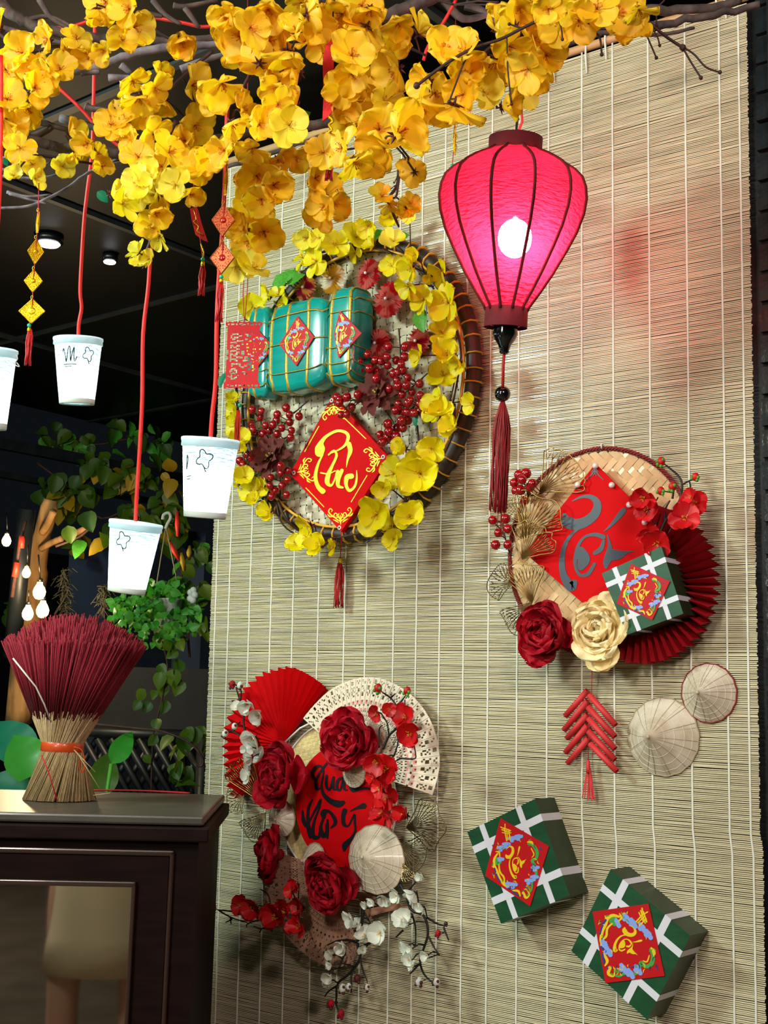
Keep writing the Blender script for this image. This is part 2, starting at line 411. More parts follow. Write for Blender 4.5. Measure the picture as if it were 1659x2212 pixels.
# ================================================================== BAMBOO BLIND
bl = thing('bamboo_blind', 'large pale bamboo slat blind hung behind the wall decorations', 'blind', (-1.55, 0, .55))
TL = W(490, 358); TR = W(1613, 2); BL = W(425, 2212); BR = W(1650, 2212)
zb = .52
def bx(s, z):  # blind coordinates: s 0..1 left to right at height z
    kz = (z - BL.z) / (TL.z - BL.z)
    xl = BL.x + (TL.x - BL.x) * kz; xr = BR.x + (TR.x - BR.x) * ((z - BR.z) / (TR.z - BR.z)) + (.004 if z < 1.2 else 0)
    return xl + (xr - xl) * s
ztop = TL.z; slant = TR.z - TL.z
cords = [.012]; s = .045
while s < .985: cords.append(s); s += .0505 * (1 + .12 * R_.choice((-1, 0, 0, 1)))
cords.append(.988)
PITCH = .00325
n_s = int((ztop - zb) / PITCH)
NSEG = 26
mb = MB(); V = []; Fc = []
for i in range(n_s):
    zc = zb + i * PITCH; e0 = rnd(-.0015, .0012); e1 = rnd(-.0012, .0015); w = PITCH * .5 * rnd(.66, .80); ph = rnd(0, 9); am = .00035 * rnd(.2, 1.3)
    yo = rnd(-.0003, .0003); tl = rnd(-.00012, .00012); base = len(V)
    for k in range(NSEG + 1):
        s = k / NSEG; z = zc + slant * s * (zc - zb) / (ztop - zb) + am * math.sin(ph + s * 23) + .5 * am * math.sin(ph * 2 + s * 57)
        x = bx(s, z) + (e0 if k == 0 else e1 if k == NSEG else 0)
        for dy, dz in ((0, -w), (-.0007 + tl, -w * .55), (-.0007 - tl, w * .55), (0, w)): V.append((x, dy - .001 + yo, z + dz))
    for k in range(NSEG):
        for j in range(3):
            a = base + k * 4 + j; Fc.append((a, a + 4, a + 5, a + 1))
mb.add(V, Fc); so = mb.build('slat', m_slat, bl, False); so['kind'] = 'stuff'
for s in cords:
    pts = [(bx(s, z), -.0022 - .0004 * math.sin(z * 90), z + slant * s * (z - zb) / (ztop - zb)) for z in [zb + (ztop - zb) * q / 60 for q in range(61)]]
    MB().tube(pts, .0021, 5, flat=.5, up=(0, 1, 0)).build('cord', m_cord, bl)
# head pole, with the ties that hold it
MB().tube([(TL.x - .02, .004, TL.z + .012), (TR.x + .0, .004, TR.z + .012)], .009, 8).build('head_pole', m_weave2, bl)
for (x, y) in ((1550, 15), (1568, 10), (1310, 100), (1268, 130), (1198, 150)):
    p = W(x, y); MB().tube([p + Vector((0, .0, .09)), p + Vector((0, -.006, .01)), p + Vector((.002, -.004, -.03))], .0022, 5).build('tie', m_cord, bl)

# ================================================================== CABINET
ZT = 1.21
FR = PZ(441, 1764, ZT); FL = PZ(0, 1754, ZT)
ux = (FR - FL); ux.z = 0; ux.normalize(); uy = Vector((-ux.y, ux.x, 0))        # right along the front, back
if uy.dot(cam_f) < 0: uy = -uy
cab = thing('wooden_cabinet', 'dark wooden display cabinet with a glass door, below the incense bundle', 'cabinet', (FR.x, FR.y, 0))
O = FR.copy(); O.z = 0
def cb(r, b, z): return O + ux * r + uy * b + Vector((0, 0, z))                 # r along right (0 = top's right end), b back
def cbox(name, r0, b0, z0, r1, b1, z1, m, bev=0, parent=cab):
    mb = MB(); mb.frame(cb(r0, b0, z0), ux * (r1 - r0), uy * (b1 - b0), Vector((0, 0, z1 - z0))); o = mb.build(name, m, parent, False)
    if bev: md = o.modifiers.new('b', 'BEVEL'); md.width = bev; md.segments = 2
    return o
DP = .55
cbox('top', -1.25, 0, ZT - .016, 0, DP, ZT, m_wood_top, .004)
cbox('cornice', -1.27, -.012, ZT - .042, .010, DP + .005, ZT - .018, m_wood_dark, .003)
cbox('carcass', -1.22, .012, .12, -.008, DP - .01, ZT - .042, m_wood_dark)
for rr in (-1.18, -.06):
    cbox('leg', rr, .02, 0, rr + .05, .07, .12, m_wood_dark)
    cbox('leg', rr, DP - .07, 0, rr + .05, DP - .02, .12, m_wood_dark)
# positions of the mouldings and the glass on the front plane
def onfront(px, py, b=.0):
    n = uy; q = ray(px, py); t = ((O + uy * b) - cam_c).dot(n) / q.dot(n); p = cam_c + q * t; return (p - O).dot(ux), p.z
r1, z1 = onfront(378, 1839, .012); r2, z2 = onfront(300, 1903, .02)
cbox('moulding', -1.2, .004, z1 - .008, r1, .014, z1 + .002, m_wood_trim, .003)
cbox('moulding', r1 - .008, .004, .2, r1, .014, z1 + .002, m_wood_trim, .003)
door = cbox('door', -1.19, .008, .2, r1 - .009, .02, z1 - .009, m_wood_dark)
r2 -= .002
cbox('moulding', -1.15, -.002, z2 - .008, r2, .010, z2 + .001, m_wood_trim, .002, door)
cbox('moulding', r2 - .007, -.002, .26, r2, .010, z2 + .001, m_wood_trim, .002, door)
glz = z2 - .008
cbox('glass_pane', -1.12, .003, .27, r2 - .007, .0075, glz, m_glass, 0, door)
tag(MB().tube(smoothpts([PZ(195, 1707, ZT + .002), PZ(300, 1708, ZT + .003), PZ(410, 1713, ZT + .002)]), .002, 5).build('ribbon', m_redthread), 'thin red ribbon lying along the back edge of the cabinet top', 'ribbon')

# ================================================================== INCENSE BUNDLE
ic = PZ(120, 1731, ZT) + uy * .035; ic.z = ZT + .0015
inc = thing('incense_bundle', 'flared bundle of maroon incense sticks tied with orange ribbon on the cabinet', 'incense', ic)
mb_t = MB(); mb_r = MB(); rg = random.Random(3)
Rb, Rw, Rt = .068, .037, .136
zw, zt = .100, .350
def stick(rho, a, kk, mt, mr, r_t=.0009, r_r=.00135, dyed=None):
    hb = rho * Rb * rg.uniform(.93, 1.03)
    p0 = ic + Vector((math.cos(a) * hb, math.sin(a) * hb, 0)); a1 = a + .55; pw = ic + Vector((math.cos(a1) * rho * Rw, math.sin(a1) * rho * Rw, zw))
    a2 = a + 1.0; rt = rho * Rt * rg.uniform(.97, 1.03)
    z2_ = zt * (1 - .17 * rho ** 2.3) + rg.uniform(-.006, .006)
    p2 = ic + ux * .012 + Vector((math.cos(a2) * rt, math.sin(a2) * rt, z2_))
    mid = pw.lerp(p2, .30 + rg.uniform(-.05, .05)) if dyed is None else pw.lerp(p2, dyed)
    mt.tube([p0, pw, mid], r_t, 4, cap=True); mr.tube([mid, p2], r_r, 4, cap=True)
for i in range(1300):
    rho = 1.0 if i % 2 else math.sqrt(rg.random()); rho *= rg.uniform(.90, 1.0)
    stick(rho, rg.uniform(0, 2 * PI), i, mb_t, mb_r)
o = mb_t.build('bare_stick', m_inc_t, inc); o['kind'] = 'stuff'; o = mb_r.build('dyed_stick', m_inc_r, inc); o['kind'] = 'stuff'
tq = (cam_c - ic).length
MB().tube([A(28 - 0, 1422, 2.33), A(77, 1483, 2.34), A(95, 1520, 2.36), A(110, 1560, 2.385)], .0015, 5).build('white_stick', m_cord, inc)
MB().tube([A(90, 1632, 2.395), A(104, 1665, 2.38), A(124, 1730, 2.365)], .0013, 5).build('red_stick', m_redthread, inc)
mb = MB(); mb.lathe([(.0385, -.011), (.041, -.009), (.0405, .008), (.038, .010)], ic + Vector((0, 0, zw)), (.02, .0, 1), 26, close=False)
band = mb.build('ribbon_band', m_orange, inc)
kb = A(166, 1620, 2.42)
MB().tube(smoothpts([A(160, 1614, 2.41), A(176, 1620, 2.41), A(183, 1645, 2.41), A(178, 1668, 2.41), A(172, 1655, 2.41), A(176, 1632, 2.41)]), .0035, 6, flat=.3).build('ribbon_knot', m_orange, inc)
for (a, b) in (((168, 1628), (215, 1703)), ((160, 1620), (206, 1668)), ((202, 1718), (238, 1713))):
    tag(MB().tube([A(*a, 2.38), A(*b, 2.36)], .0009, 4).build('loose_stick', m_inc_t, inc))

# ================================================================== GARDEN BEHIND THE CABINET (far left)
def leaf_mesh(name, m, w=.42, fold=.18, n=7, tipp=1.0, heart=0):
    mb = MB()
    def fn(u, v):
        s_ = (u - .5) * 2; prof = math.sin(PI * min(1, v ** .75)) ** .8 * w if heart == 0 else (math.sqrt(max(0, 1 - (2 * v - .82) ** 2 / 1.44)) if v < 1 else 0) * w * (1 - v ** 3 * .8)
        return Vector((s_ * prof, v, abs(s_) * prof * fold * 2 - .25 * v * v + .02 * math.sin(v * 19) * abs(s_)))
    mb.grid(fn, 4, n); me = mb.mesh(name, m); return me
lf_a = leaf_mesh('leaf', m_leafd); lf_y = leaf_mesh('leaf', m_leafy, .36); lf_g = leaf_mesh('leaf', m_green, .34)
lf_t = leaf_mesh('leaf', m_teal_leaf, .35); lf_b = leaf_mesh('leaf', m_leafb, .45, .12, 9, heart=1); lf_br = leaf_mesh('leaf', m_leafd, .38)
def vine(name, label, cat, group, stem, leaves, t0, size, seed, meshes, tw=m_vine, rs=.006, spread=.1, toward=.5):
    rg = random.Random(seed); pts = smoothpts([A(x, y, t0) for x, y in stem])
    th = thing(name, label, cat, pts[0], group)
    MB().tube(pts, rs, 5).build('stem', tw, th)
    for (x, y, s_) in leaves:
        p = A(x, y, t0 - rg.uniform(0, spread)); z = (cam_c - p).normalized() * toward + Vector((rg.uniform(-.6, .6), rg.uniform(-.6, .6), rg.uniform(-.2, .9)))
        sz = s_ * size / FPX * t0
        dn = Vector((rg.uniform(-.8, .8), rg.uniform(-.8, .8), -.9)); z.normalize(); yd = (dn - z * dn.dot(z)).normalized()
        b = basis_of(p - yd * sz * .5, z, sz, 0, xdir=yd.cross(z)); place(rg.choice(meshes), 'leaf', th, b)
    return th
rgx = random.Random(21)
def cloud(x0, y0, x1, y1, n, s0, s1, rg=rgx):
    ctr = [(rg.uniform(x0, x1), rg.uniform(y0, y1)) for _ in range(max(4, n // 9))]; out = []
    for _ in range(n):
        c = rg.choice(ctr); out.append((c[0] + rg.gauss(0, 17), c[1] + rg.gauss(0, 14), rg.uniform(s0, s1)))
    return out
vine('climbing_plant', 'leafy climber between the black ceiling edge and the upper steel rail', 'plant', 'garden climbers', [(120, 930), (200, 960), (300, 950), (380, 1010)], cloud(120, 925, 400, 985, 60, 22, 40) + [(262, 982, 48)], 6.6, 1, 1, [lf_a, lf_a, lf_g])
vine('climbing_plant', 'broad leafed climber hanging below the lower steel rail', 'plant', 'garden climbers', [(80, 1000), (160, 1060), (220, 1120), (300, 1080)], cloud(90, 1000, 380, 1170, 165, 24, 50), 6.2, 1, 2, [lf_a, lf_a, lf_a, lf_y])
vine('climbing_plant', 'climber with a pale curled leaf beside the trunk branch', 'plant', 'garden climbers', [(120, 1180), (170, 1160), (205, 1130)], [(170, 1184, 46), (150, 1155, 40), (190, 1125, 50), (212, 1180, 52), (225, 1165, 40)], 5.0, 1, 3, [lf_g, lf_y, lf_a])
vine('climbing_plant', 'trailing vine of round leaves on the dark garden wall', 'plant', 'garden climbers', [(350, 1385), (362, 1440), (352, 1500), (338, 1560), (330, 1600), (326, 1800), (326, 2430)], [(304, 1502, 34), (296, 1524, 26), (318, 1528, 28), (332, 1500, 24), (345, 1470, 40), (352, 1490, 36), (375, 1465, 42), (385, 1485, 38), (356, 1528, 32), (338, 1565, 30), (330, 1600, 30), (318, 1640, 24), (362, 1395, 30), (372, 1412, 30), (385, 1440, 36), (350, 1445, 30)], 4.6, 1, 4, [lf_a, lf_br], rs=.003, spread=.04, toward=1.2)
vine('garden_shrub', 'dense green shrub right of the hanging pot', 'plant', 'garden shrubs', [(410, 1420), (400, 1300), (385, 1200)], cloud(350, 1190, 435, 1420, 110, 22, 42), 5.6, 1, 5, [lf_a, lf_g, lf_br])
vine('garden_shrub', 'dark shrub under the curved vine beside the blind', 'plant', 'garden shrubs', [(400, 1700), (400, 1620)], cloud(370, 1600, 436, 1700, 16, 30, 55), 4.8, 1, 6, [lf_a, lf_br])
vine('garden_shrub', 'low dark shrub left of the trunk', 'plant', 'garden shrubs', [(20, 1330), (30, 1260)], cloud(0, 1250, 60, 1380, 26, 25, 40), 5.6, 1, 7, [lf_br])
# curved vine
tag(MB().tube(smoothpts([A(160, 1560, 3.9), A(290, 1573, 3.9), A(350, 1580, 3.9), A(410, 1605, 3.9), A(438, 1640, 3.9), A(430, 1655, 3.9), A(400, 1620, 3.9)]), .0035, 5).build('bent_cane', m_vine), 'thin bent cane arching behind the cabinet', 'cane')
# big taro leaves
def big_leaf(px, label, t, m_me, up, yaw_=0):
    x, y, s_ = px; p = A(x, y, t); z = (cam_c - p).normalized() + Vector((rnd(-.3, .3), 0, .3)); z.normalize()
    yd = cam_r * up[0] + cam_u * up[1]; yd = (yd - z * yd.dot(z)).normalized(); sz = s_ / FPX * t
    th = thing('taro_plant', label, 'plant', p - yd * sz * .9, 'taro leaves behind the cabinet')
    place(m_me, 'leaf', th, basis_of(p - yd * sz * .5, z, sz, 0, xdir=yd.cross(z)))
    MB().tube([p - yd * sz * .5, p - yd * sz * .8 - cam_u * .1, p - yd * sz * .9 - cam_u * .3, Vector(((p - yd * sz * .9 - cam_u * .3).x, (p - yd * sz * .9 - cam_u * .3).y, 0))], .006, 6).build('stalk', m_green, th)
big_leaf((20, 1590, 120), 'blue-green heart leaf at the left edge behind the incense', 3.9, leaf_mesh('leaf', m_teal_leaf, .4, .1, 9, heart=1), (-.6, .8))
big_leaf((52, 1625, 115), 'bright round green leaf left of the incense bundle', 3.8, lf_b, (-.3, .6))
big_leaf((265, 1612, 90), 'bright upright narrow green leaf right of the incense', 3.9, leaf_mesh('leaf', m_leafb, .26, .12, 9, heart=0), (.55, .85))
big_leaf((225, 1670, 110), 'dark green upright leaf rising behind the cabinet edge', 4.0, leaf_mesh('leaf', m_leafd, .3, .12, 9), (.2, 1))
big_leaf((20, 1690, 90), 'dark teal leaf low behind the cabinet at far left', 4.0, leaf_mesh('leaf', m_teal_leaf, .4, .1, 9, heart=1), (-.9, .3))
# dark garden panel and lattice fence
fen = thing('lattice_fence', 'dark lattice fence panel low behind the cabinet', 'fence', A(320, 1700, 5.2))
for k in range(13):
    x = 150 + k * 30
    MB().tube([A(x, 1595, 5.2), A(x + 95, 1760, 5.2)], .014, 4).build('lath', m_steel, fen)
    MB().tube([A(x + 60, 1595, 5.25), A(x - 35, 1760, 5.25)], .014, 4).build('lath', m_steel, fen)
MB().tube([A(120, 1577, 5.2), A(450, 1590, 5.2)], .022, 4).build('top_rail', m_steel, fen)
for x in (130, 440):
    q = A(x, 1577, 5.2); MB().tube([q, Vector((q.x, q.y, 0))], .025, 4).build('post', m_steel, fen)
mb = MB(); a = A(180, 1438, 5.4); b = A(470, 1446, 5.4); mb.frame(a, b - a, (-.02, .02, 0), Vector((0, 0, -.27)))
tag(mb.build('dark_planter_board', mat('slate_board', '0c0f12', .85, col2='15191b', scale=10), None, False), 'dark slate board behind the trailing vine', 'board')
tag(MB().box(-8.5, -4, 0, -6, 4.5, .1).build('soil_bed', m_soil, None, False), 'dark garden soil bed beyond the terrace', 'soil', kind='stuff')
# trunk with warm bulbs
tr = thing('tree_trunk', 'pale lopped tree trunk lit by hanging bulbs', 'tree', A(60, 1500, 5.3))
MB().tube(smoothpts([A(40, 1560, 5.3), A(62, 1340, 5.3), A(78, 1250, 5.3), A(85, 1190, 5.3), A(98, 1130, 5.3), A(110, 1080, 5.3)]), [.055] * 6 + [.046] * 6 + [.038] * 6 + [.036] * 6 + [.03] * 2, 12).build('trunk', m_trunk, tr)
MB().tube(smoothpts([A(88, 1186, 5.25), A(112, 1172, 5.2), A(134, 1163, 5.15)]), .013, 7).build('side_branch', m_trunk, tr)
MB().tube(smoothpts([A(92, 1150, 5.25), A(104, 1130, 5.2), A(115, 1105, 5.15)]), .016, 7).build('side_branch', m_trunk, tr)
tag(MB().tube([A(150, 1158, 5.2), A(204, 1132, 5.1)], [.014, .011], 7).build('dry_branch', m_trunk), 'short pale dry branch crossing the leaves', 'branch')
post = MB(); post.tube([A(25, 1420, 5.1), A(58, 1100, 5.1)], .035, 8)
tag(post.build('garden_post', m_steel), 'dark leaning post in front of the pale trunk', 'post')
for (x, y, dx, dy, hh) in ((14, 1168, 0, -60, 13), (57, 1237, 4, -60, 12), (85, 1278, -2, -80, 18), (60, 1325, 2, -50, 16), (92, 1318, 2, -60, 18)):
    t = 4.9; p = A(x, y, t); r = hh * .78 / FPX * t
    lab = {14: 'warm bulb glowing alone near the left edge', 57: 'small narrow bulb against the dark post', 85: 'large warm bulb hanging in front of the trunk', 60: 'lower left bulb just above the incense tips', 92: 'lower right bulb just above the incense tips'}[x]
    b = thing('light_bulb', lab, 'light bulb', p, 'warm bulbs by the trunk')
    MB().lathe([(0.001, -r * 1.25), (r * .55, -r * 1.1), (r * .9, -r * .6), (r, 0), (r * .8, r * .6), (r * .45, r * 1.2), (r * .4, r * 1.5)], p, (0, 0, 1), 14).build('glass', m_bulbw, b)
    MB().lathe([(r * .42, r * 1.45), (r * .42, r * 2.0), (r * .2, r * 2.1)], p, (0, 0, 1), 10).build('socket', m_black, b)
    MB().tube([p + Vector((0, 0, r * 2)), A(x + dx, y + dy, t)], .003, 4).build('wire', m_black, b)
lamp('bulb_light', 'POINT', A(75, 1290, 4.75), 20, (1, .72, .4), .04)
# red-tipped banner stick, hanging pots
rs = thing('hanging_tag', 'weathered stick with two red tags left of the post', 'tag', A(50, 1130, 4.95))
MB().tube([A(54, 1125, 4.95), A(42, 1180, 4.95), A(26, 1290, 4.95)], .008, 6).build('stick', m_vine, rs)
MB().tube([A(48, 1158, 4.93), A(45, 1184, 4.93)], .012, 6).build('red_tag', m_redtag, rs)
MB().tube([A(37, 1215, 4.93), A(31, 1246, 4.93)], .012, 6).build('red_tag', m_redtag, rs)
mp = thing('hanging_moss', 'column of grey hanging moss right of the trunk bulbs', 'moss', A(140, 1230, 5.2))
for (x, y, hh, w) in ((140, 1225, 95, 14), (225, 1260, 60, 10)):
    mb = MB(); rg = random.Random(x)
    for k in range(150):
        q = rg.random(); p = A(x + rg.gauss(0, w * .5), y + q * hh, 5.2 + rg.uniform(-.03, .03)); mb.tube([p, p + Vector((rg.uniform(-.03, .03), rg.uniform(-.03, .03), rg.uniform(-.05, 0)))], .0018, 3)
    o = mb.build('moss_strand', m_moss, mp); o['kind'] = 'stuff'
hp = thing('hanging_planter', 'white planter of bushy green foliage on two hook wires', 'planter', A(350, 1350, 4.6))
MB().lathe([(.035, 0), (.048, .09), (.053, .095)], A(362, 1352, 4.6), (0, 0, 1), 14).build('pot', m_cloth_w, hp)
MB().tube(smoothpts([A(352, 1122, 4.6), A(354, 1112, 4.6), A(364, 1108, 4.6), A(369, 1118, 4.6), A(362, 1132, 4.6), A(358, 1142, 4.6)]), .006, 6).build('hook', m_cloth_w, hp)
MB().tube([A(358, 1140, 4.6), A(338, 1265, 4.6)], .0022, 4).build('wire', m_hatrib_d, hp); MB().tube([A(359, 1140, 4.6), A(385, 1268, 4.6)], .0022, 4).build('wire', m_hatrib_d, hp)
rg = random.Random(8)
lfm = leaf_mesh('leaf', mat('fresh_leaf', '2f8a24', .5, trans=.3, rnd='5aa83a'), .4)
for k in range(190):
    a = rg.uniform(0, 2 * PI); q = math.sqrt(rg.random()); x = 335 + math.cos(a) * q * 98; y = 1325 + math.sin(a) * q * 72 
    p = A(x, y, 4.6 - rg.uniform(-.05, .12)); z = (cam_c - p).normalized() + Vector((rg.uniform(-1, 1), rg.uniform(-1, 1), rg.uniform(-.3, 1)))
    place(lfm, 'leaf', hp, basis_of(p, z, rg.uniform(14, 26) / FPX * 4.6, rg.uniform(0, 6)))
for (x, y, lab) in ((416, 1286, 'pale white bloom on the shrub beside the blind'),):
    p = A(x, y, 4.5); mb = MB()
    for k in range(5): mb.sphere(p + Vector((math.cos(k * 1.26) * .012, 0, math.sin(k * 1.26) * .018)), .013, 8, 5)
    tag(mb.build('white_flower', m_white_pet), lab, 'flower')
for (x, y, x2, y2, m, lab) in ((383, 1105, 384, 1158, m_redtag, 'upright red tag hanging right of the planter hook'), (367, 1172, 386, 1208, m_redtag, 'slanting red tag hanging under the planter hook'), (410, 1180, 408, 1208, m_leafy, 'dry yellow seed pod hanging left of the blind'), (392, 1195, 398, 1232, m_leafy, 'long dry seed pod below the red tag')):
    tag(MB().tube([A(x, y, 4.9), A((x + x2) / 2, (y + y2) / 2, 4.88), A(x2, y2, 4.9)], [.006, .011, .006], 6).build('hanging_tag' if m is m_redtag else 'seed_pod', m), lab, 'tag' if m is m_redtag else 'seed pod')
mb = MB(); a = A(150, 1190, 6.4); b = A(235, 1190, 6.4); mb.frame(a, b - a, (-.03, .03, 0), Vector((0, 0, -2.4)))
tag(mb.build('blue_tarpaulin', m_bluecloth, None, False), 'dark blue tarpaulin deep in the garden', 'tarpaulin')
mb = MB(); a = A(385, 1145, 6.4); b = A(445, 1150, 6.4); mb.frame(a, b - a, (-.03, .03, 0), Vector((0, 0, -2.6)))
tag(mb.build('blue_tarpaulin', m_bluecloth, None, False), 'small blue tarpaulin glimpsed right of the planter hook', 'tarpaulin')
# ================================================================== FLOWER TEMPLATES
def petal_mesh(m, w=.55, cup=.25, ruf=.03, curl=.2, seed=0, nu=6, nv=9, notch=.0, pw=.6, name='petal'):
    rg = random.Random(seed); ph = rg.uniform(0, 6); ph2 = rg.uniform(0, 6)
    def fn(u, v):
        s_ = (u - .5) * 2; v = math.sin(v * PI / 2) ** .9 if v < 1 else 1.0; prof = w * (math.sqrt(max(.0004, 1 - ((v - .64) / .36) ** 2)) if v > .64 else .10 + .90 * math.sin(v / .64 * PI / 2) ** 1.2)
        y = v * (1 - notch * (1 - abs(s_)) * v) - .06 * s_ * s_ * v
        z = cup * v * v - curl * v ** 3 + .22 * s_ * s_ * prof + ruf * v * v * (math.sin(5 * s_ + ph) + .6 * math.sin(11 * s_ + ph2 + 4 * v))
        return Vector((s_ * prof, y, z))
    mb = MB(); mb.grid(fn, nu, nv); return mb.mesh(name, m)
def core_mesh(mc, ms, nst=14, L=.28, back=True):
    mb = MB(); rg = random.Random(5)
    for k in range(nst):
        a = rg.uniform(0, 2 * PI); r = rg.uniform(.08, .2); p = Vector((math.cos(a) * r, math.sin(a) * r, L * rg.uniform(.7, 1.1)))
        mb.tube([(0, 0, 0), p], .010, 3, m=1); mb.sphere(p, .028, 5, 4, m=1)
    if back:
        for k in range(6):
            a = 2 * PI * k / 6; d = Vector((math.cos(a), math.sin(a), 0))
            mb.tube([Vector((0, 0, -.06)), d * .16 + Vector((0, 0, -.05)), d * .32 + Vector((0, 0, -.02))], [.05, .045, .01], 4)
        mb.tube([(0, 0, -.3), (0, 0, -.02)], [.03, .06], 5)
    return mb.mesh('blossom', [mc, ms])
def kind(mp, mc, ms, w=.55, n=3, **k): return dict(p=[petal_mesh(mp, w=w, seed=i, **k) for i in range(n)], c=core_mesh(mc, ms))
KY = kind(m_petal, m_calyx, m_stamen_r, w=.44, n=6, ruf=.085, cup=.22, curl=.16, notch=.06)
KP = kind(m_petal_p, m_calyx, m_stamen, w=.44, n=4, ruf=.05, cup=.3, curl=.16, notch=.06)
KG = kind(m_petal_g, m_calyx, m_stamen, w=.45, n=4, ruf=.045, cup=.25, curl=.16, notch=.05)
KR = kind(m_red_pet, m_twig_b, m_stamen, w=.50, ruf=.04, cup=.3, curl=.14)
KW = kind(m_white_pet, m_twig_b, m_stamen, w=.52, ruf=.02, cup=.5, curl=.15)
def blossom(parent, p, z, r, K, open_=None, spin=None, rg=R_):
    """blossom (core) with five petals as its children; r = petal length"""
    b = basis_of(p, z, r * 1.0, spin if spin is not None else rg.uniform(0, 6.28))
    c = place(K['c'], 'blossom', parent, b); op = open_ if open_ is not None else rg.uniform(.05, .75)
    for k in range(5):
        a = 2 * PI * k / 5 + rg.uniform(-.12, .12)
        lm = Matrix.Rotation(a, 4, 'Z') @ Matrix.Translation((0, .03, 0)) @ Matrix.Rotation(op + rg.uniform(-.3, .3), 4, 'X') @ Matrix.Rotation(rg.uniform(-.3, .3), 4, 'Y') @ Matrix.Diagonal((rg.uniform(1.0, 1.15), rg.uniform(.86, 1.12), 1.2, 1))
        place(rg.choice(K['p']), 'petal', c, b @ lm)
    return c
def nearest(pts, q):
    return min(pts, key=lambda p: (p - q).length)
def spray(name, label, cat, group, P, stems, flowers, K, px, bark, rad=.0035, seed=1, face=None, jit=.8, leafs=(), tipr=.5, buds=(), depthj=.06):
    """P(x, y, k) -> world point k metres nearer; stems: list of pixel paths; flowers (x, y, r px)"""
    rg = random.Random(seed); SP = [smoothpts([P(x, y, 0) for x, y in st]) for st in stems]
    th = thing(name, label, cat, SP[0][0], group)
    for i, sp in enumerate(SP):
        k = len(sp); MB().tube(sp, [rad * (1 - (1 - tipr) * j / k) * (1 if i == 0 else .7) for j in range(k)], 6).build('stem', bark, th)
    allp = [q for sp in SP for q in sp]
    for fl in flowers:
        x, y, r = fl[:3]; KK = fl[3] if len(fl) > 3 else (rg.choice(K) if isinstance(K, list) else K)
        p = P(x, y, .012 + rg.uniform(0, depthj)); t = (p - cam_c).length; rr = r * px * t / FPX
        z = (face if face is not None else (cam_c - p).normalized()) + Vector((rg.uniform(-1, 1), rg.uniform(-1, 1), rg.uniform(-1, .8))) * jit
        z.normalize()
        blossom(th, p, z, rr * 1.0, KK, rg=rg)
        n = nearest(allp, p)
        if (n - p).length < .25: MB().tube([n, n.lerp(p - z * rr * .25, .55) + Vector((0, 0, .004)), p - z * rr * .22], .0016 if rad > .002 else .001, 4).build('twig', bark, th)
    for (x, y, L, ang, lm) in leafs:
        p = P(x, y, .03); z = (face if face is not None else (cam_c - p).normalized()) + Vector((rg.uniform(-.3, .3), 0, rg.uniform(-.2, .4)))
        z.normalize(); yd = cam_r * math.cos(math.radians(ang)) + cam_u * math.sin(math.radians(ang)); yd = (yd - z * yd.dot(z)).normalized(); sz = L * px * (p - cam_c).length / FPX
        place(lm, 'leaf', th, basis_of(p - yd * sz * .5, z, sz, 0, xdir=yd.cross(z)))
    for (x, y, r, bm) in buds:
        p = P(x, y, .02); rr = r * px * (p - cam_c).length / FPX; mb = MB(); mb.sphere(p, rr, 9, 6, sq=(.9, .9, 1.1)); b = mb.build('bud', bm, th)
        mb = MB()
        for k in range(4):
            a = k * PI / 2 + rg.uniform(0, 1); mb.sphere(p + Vector((math.cos(a) * rr * .8, -.3 * rr, math.sin(a) * rr * .8 - rr * .3)), rr * .45, 6, 4)
        mb.build('sepal', m_green if bm is m_berry or bm is m_red_pet else m_calyx, b)
        n = nearest(allp, p)
        if (n - p).length < .12: MB().tube([n, p], .0011, 4).build('twig', bark, th)
    return th

# ================================================================== WEAVE
def weave(root, c, R, d, n, rot, over, mats, amp=.0012, name='strip', th=.0006, gap=.94):
    pitch = 2 * R / n; rg = random.Random(n)
    for dr in (0, 1):
        for i in range(n):
            o_ = -R + pitch * (i + .5)
            if abs(o_) >= R * .995: continue
            h = math.sqrt(R * R - o_ * o_); ks = [k for k in range(n) if abs(-R + pitch * (k + .5)) < h - pitch * .05]
            pts = [(-h, 0)] + [(-R + pitch * (k + .5), (1 if (over(k, i) if dr == 0 else not over(i, k)) else -1)) for k in ks] + [(h, 0)]
            mb = MB(); V = []
            w = pitch * .5 * gap * rg.uniform(.9, 1.0)
            S = []
            for j, (a, zz_) in enumerate(pts):
                S.append((a, zz_))
            for a, zz_ in S:
                for sg in (-1, 1):
                    u, v = (a, o_ + sg * w) if dr == 0 else (o_ + sg * w, a)
                    x = u * math.cos(rot) - v * math.sin(rot); z = u * math.sin(rot) + v * math.cos(rot)
                    V.append((c[0] + x, -d - amp * zz_, c[1] + z))
            m_ = len(S); Fc = [(2 * j, 2 * j + 1, 2 * j + 3, 2 * j + 2) for j in range(m_ - 1)]
            V2 = [(x, y + th, z) for x, y, z in V]; n2 = len(V)
            Fs = Fc + [(2 * j, 2 * j + 2, n2 + 2 * j + 2, n2 + 2 * j) for j in range(m_ - 1)] + [(2 * j + 1, n2 + 2 * j + 1, n2 + 2 * j + 3, 2 * j + 3) for j in range(m_ - 1)]
            mb.add(V + V2, Fs); mb.build(name, rg.choice(mats), root, False)
def ring_pts(c, R, d, a0=0, a1=2 * PI, n=72, wob=0, ph=0):
    return [Vector((c[0] + (R + wob * math.sin(7 * a + ph)) * math.cos(a), -d - abs(wob) * .5 * math.cos(9 * a + ph), c[1] + (R + wob * math.sin(7 * a + ph)) * math.sin(a))) for a in [a0 + (a1 - a0) * k / n for k in range(n + 1)]]
NRM = Vector((0, -1, 0))

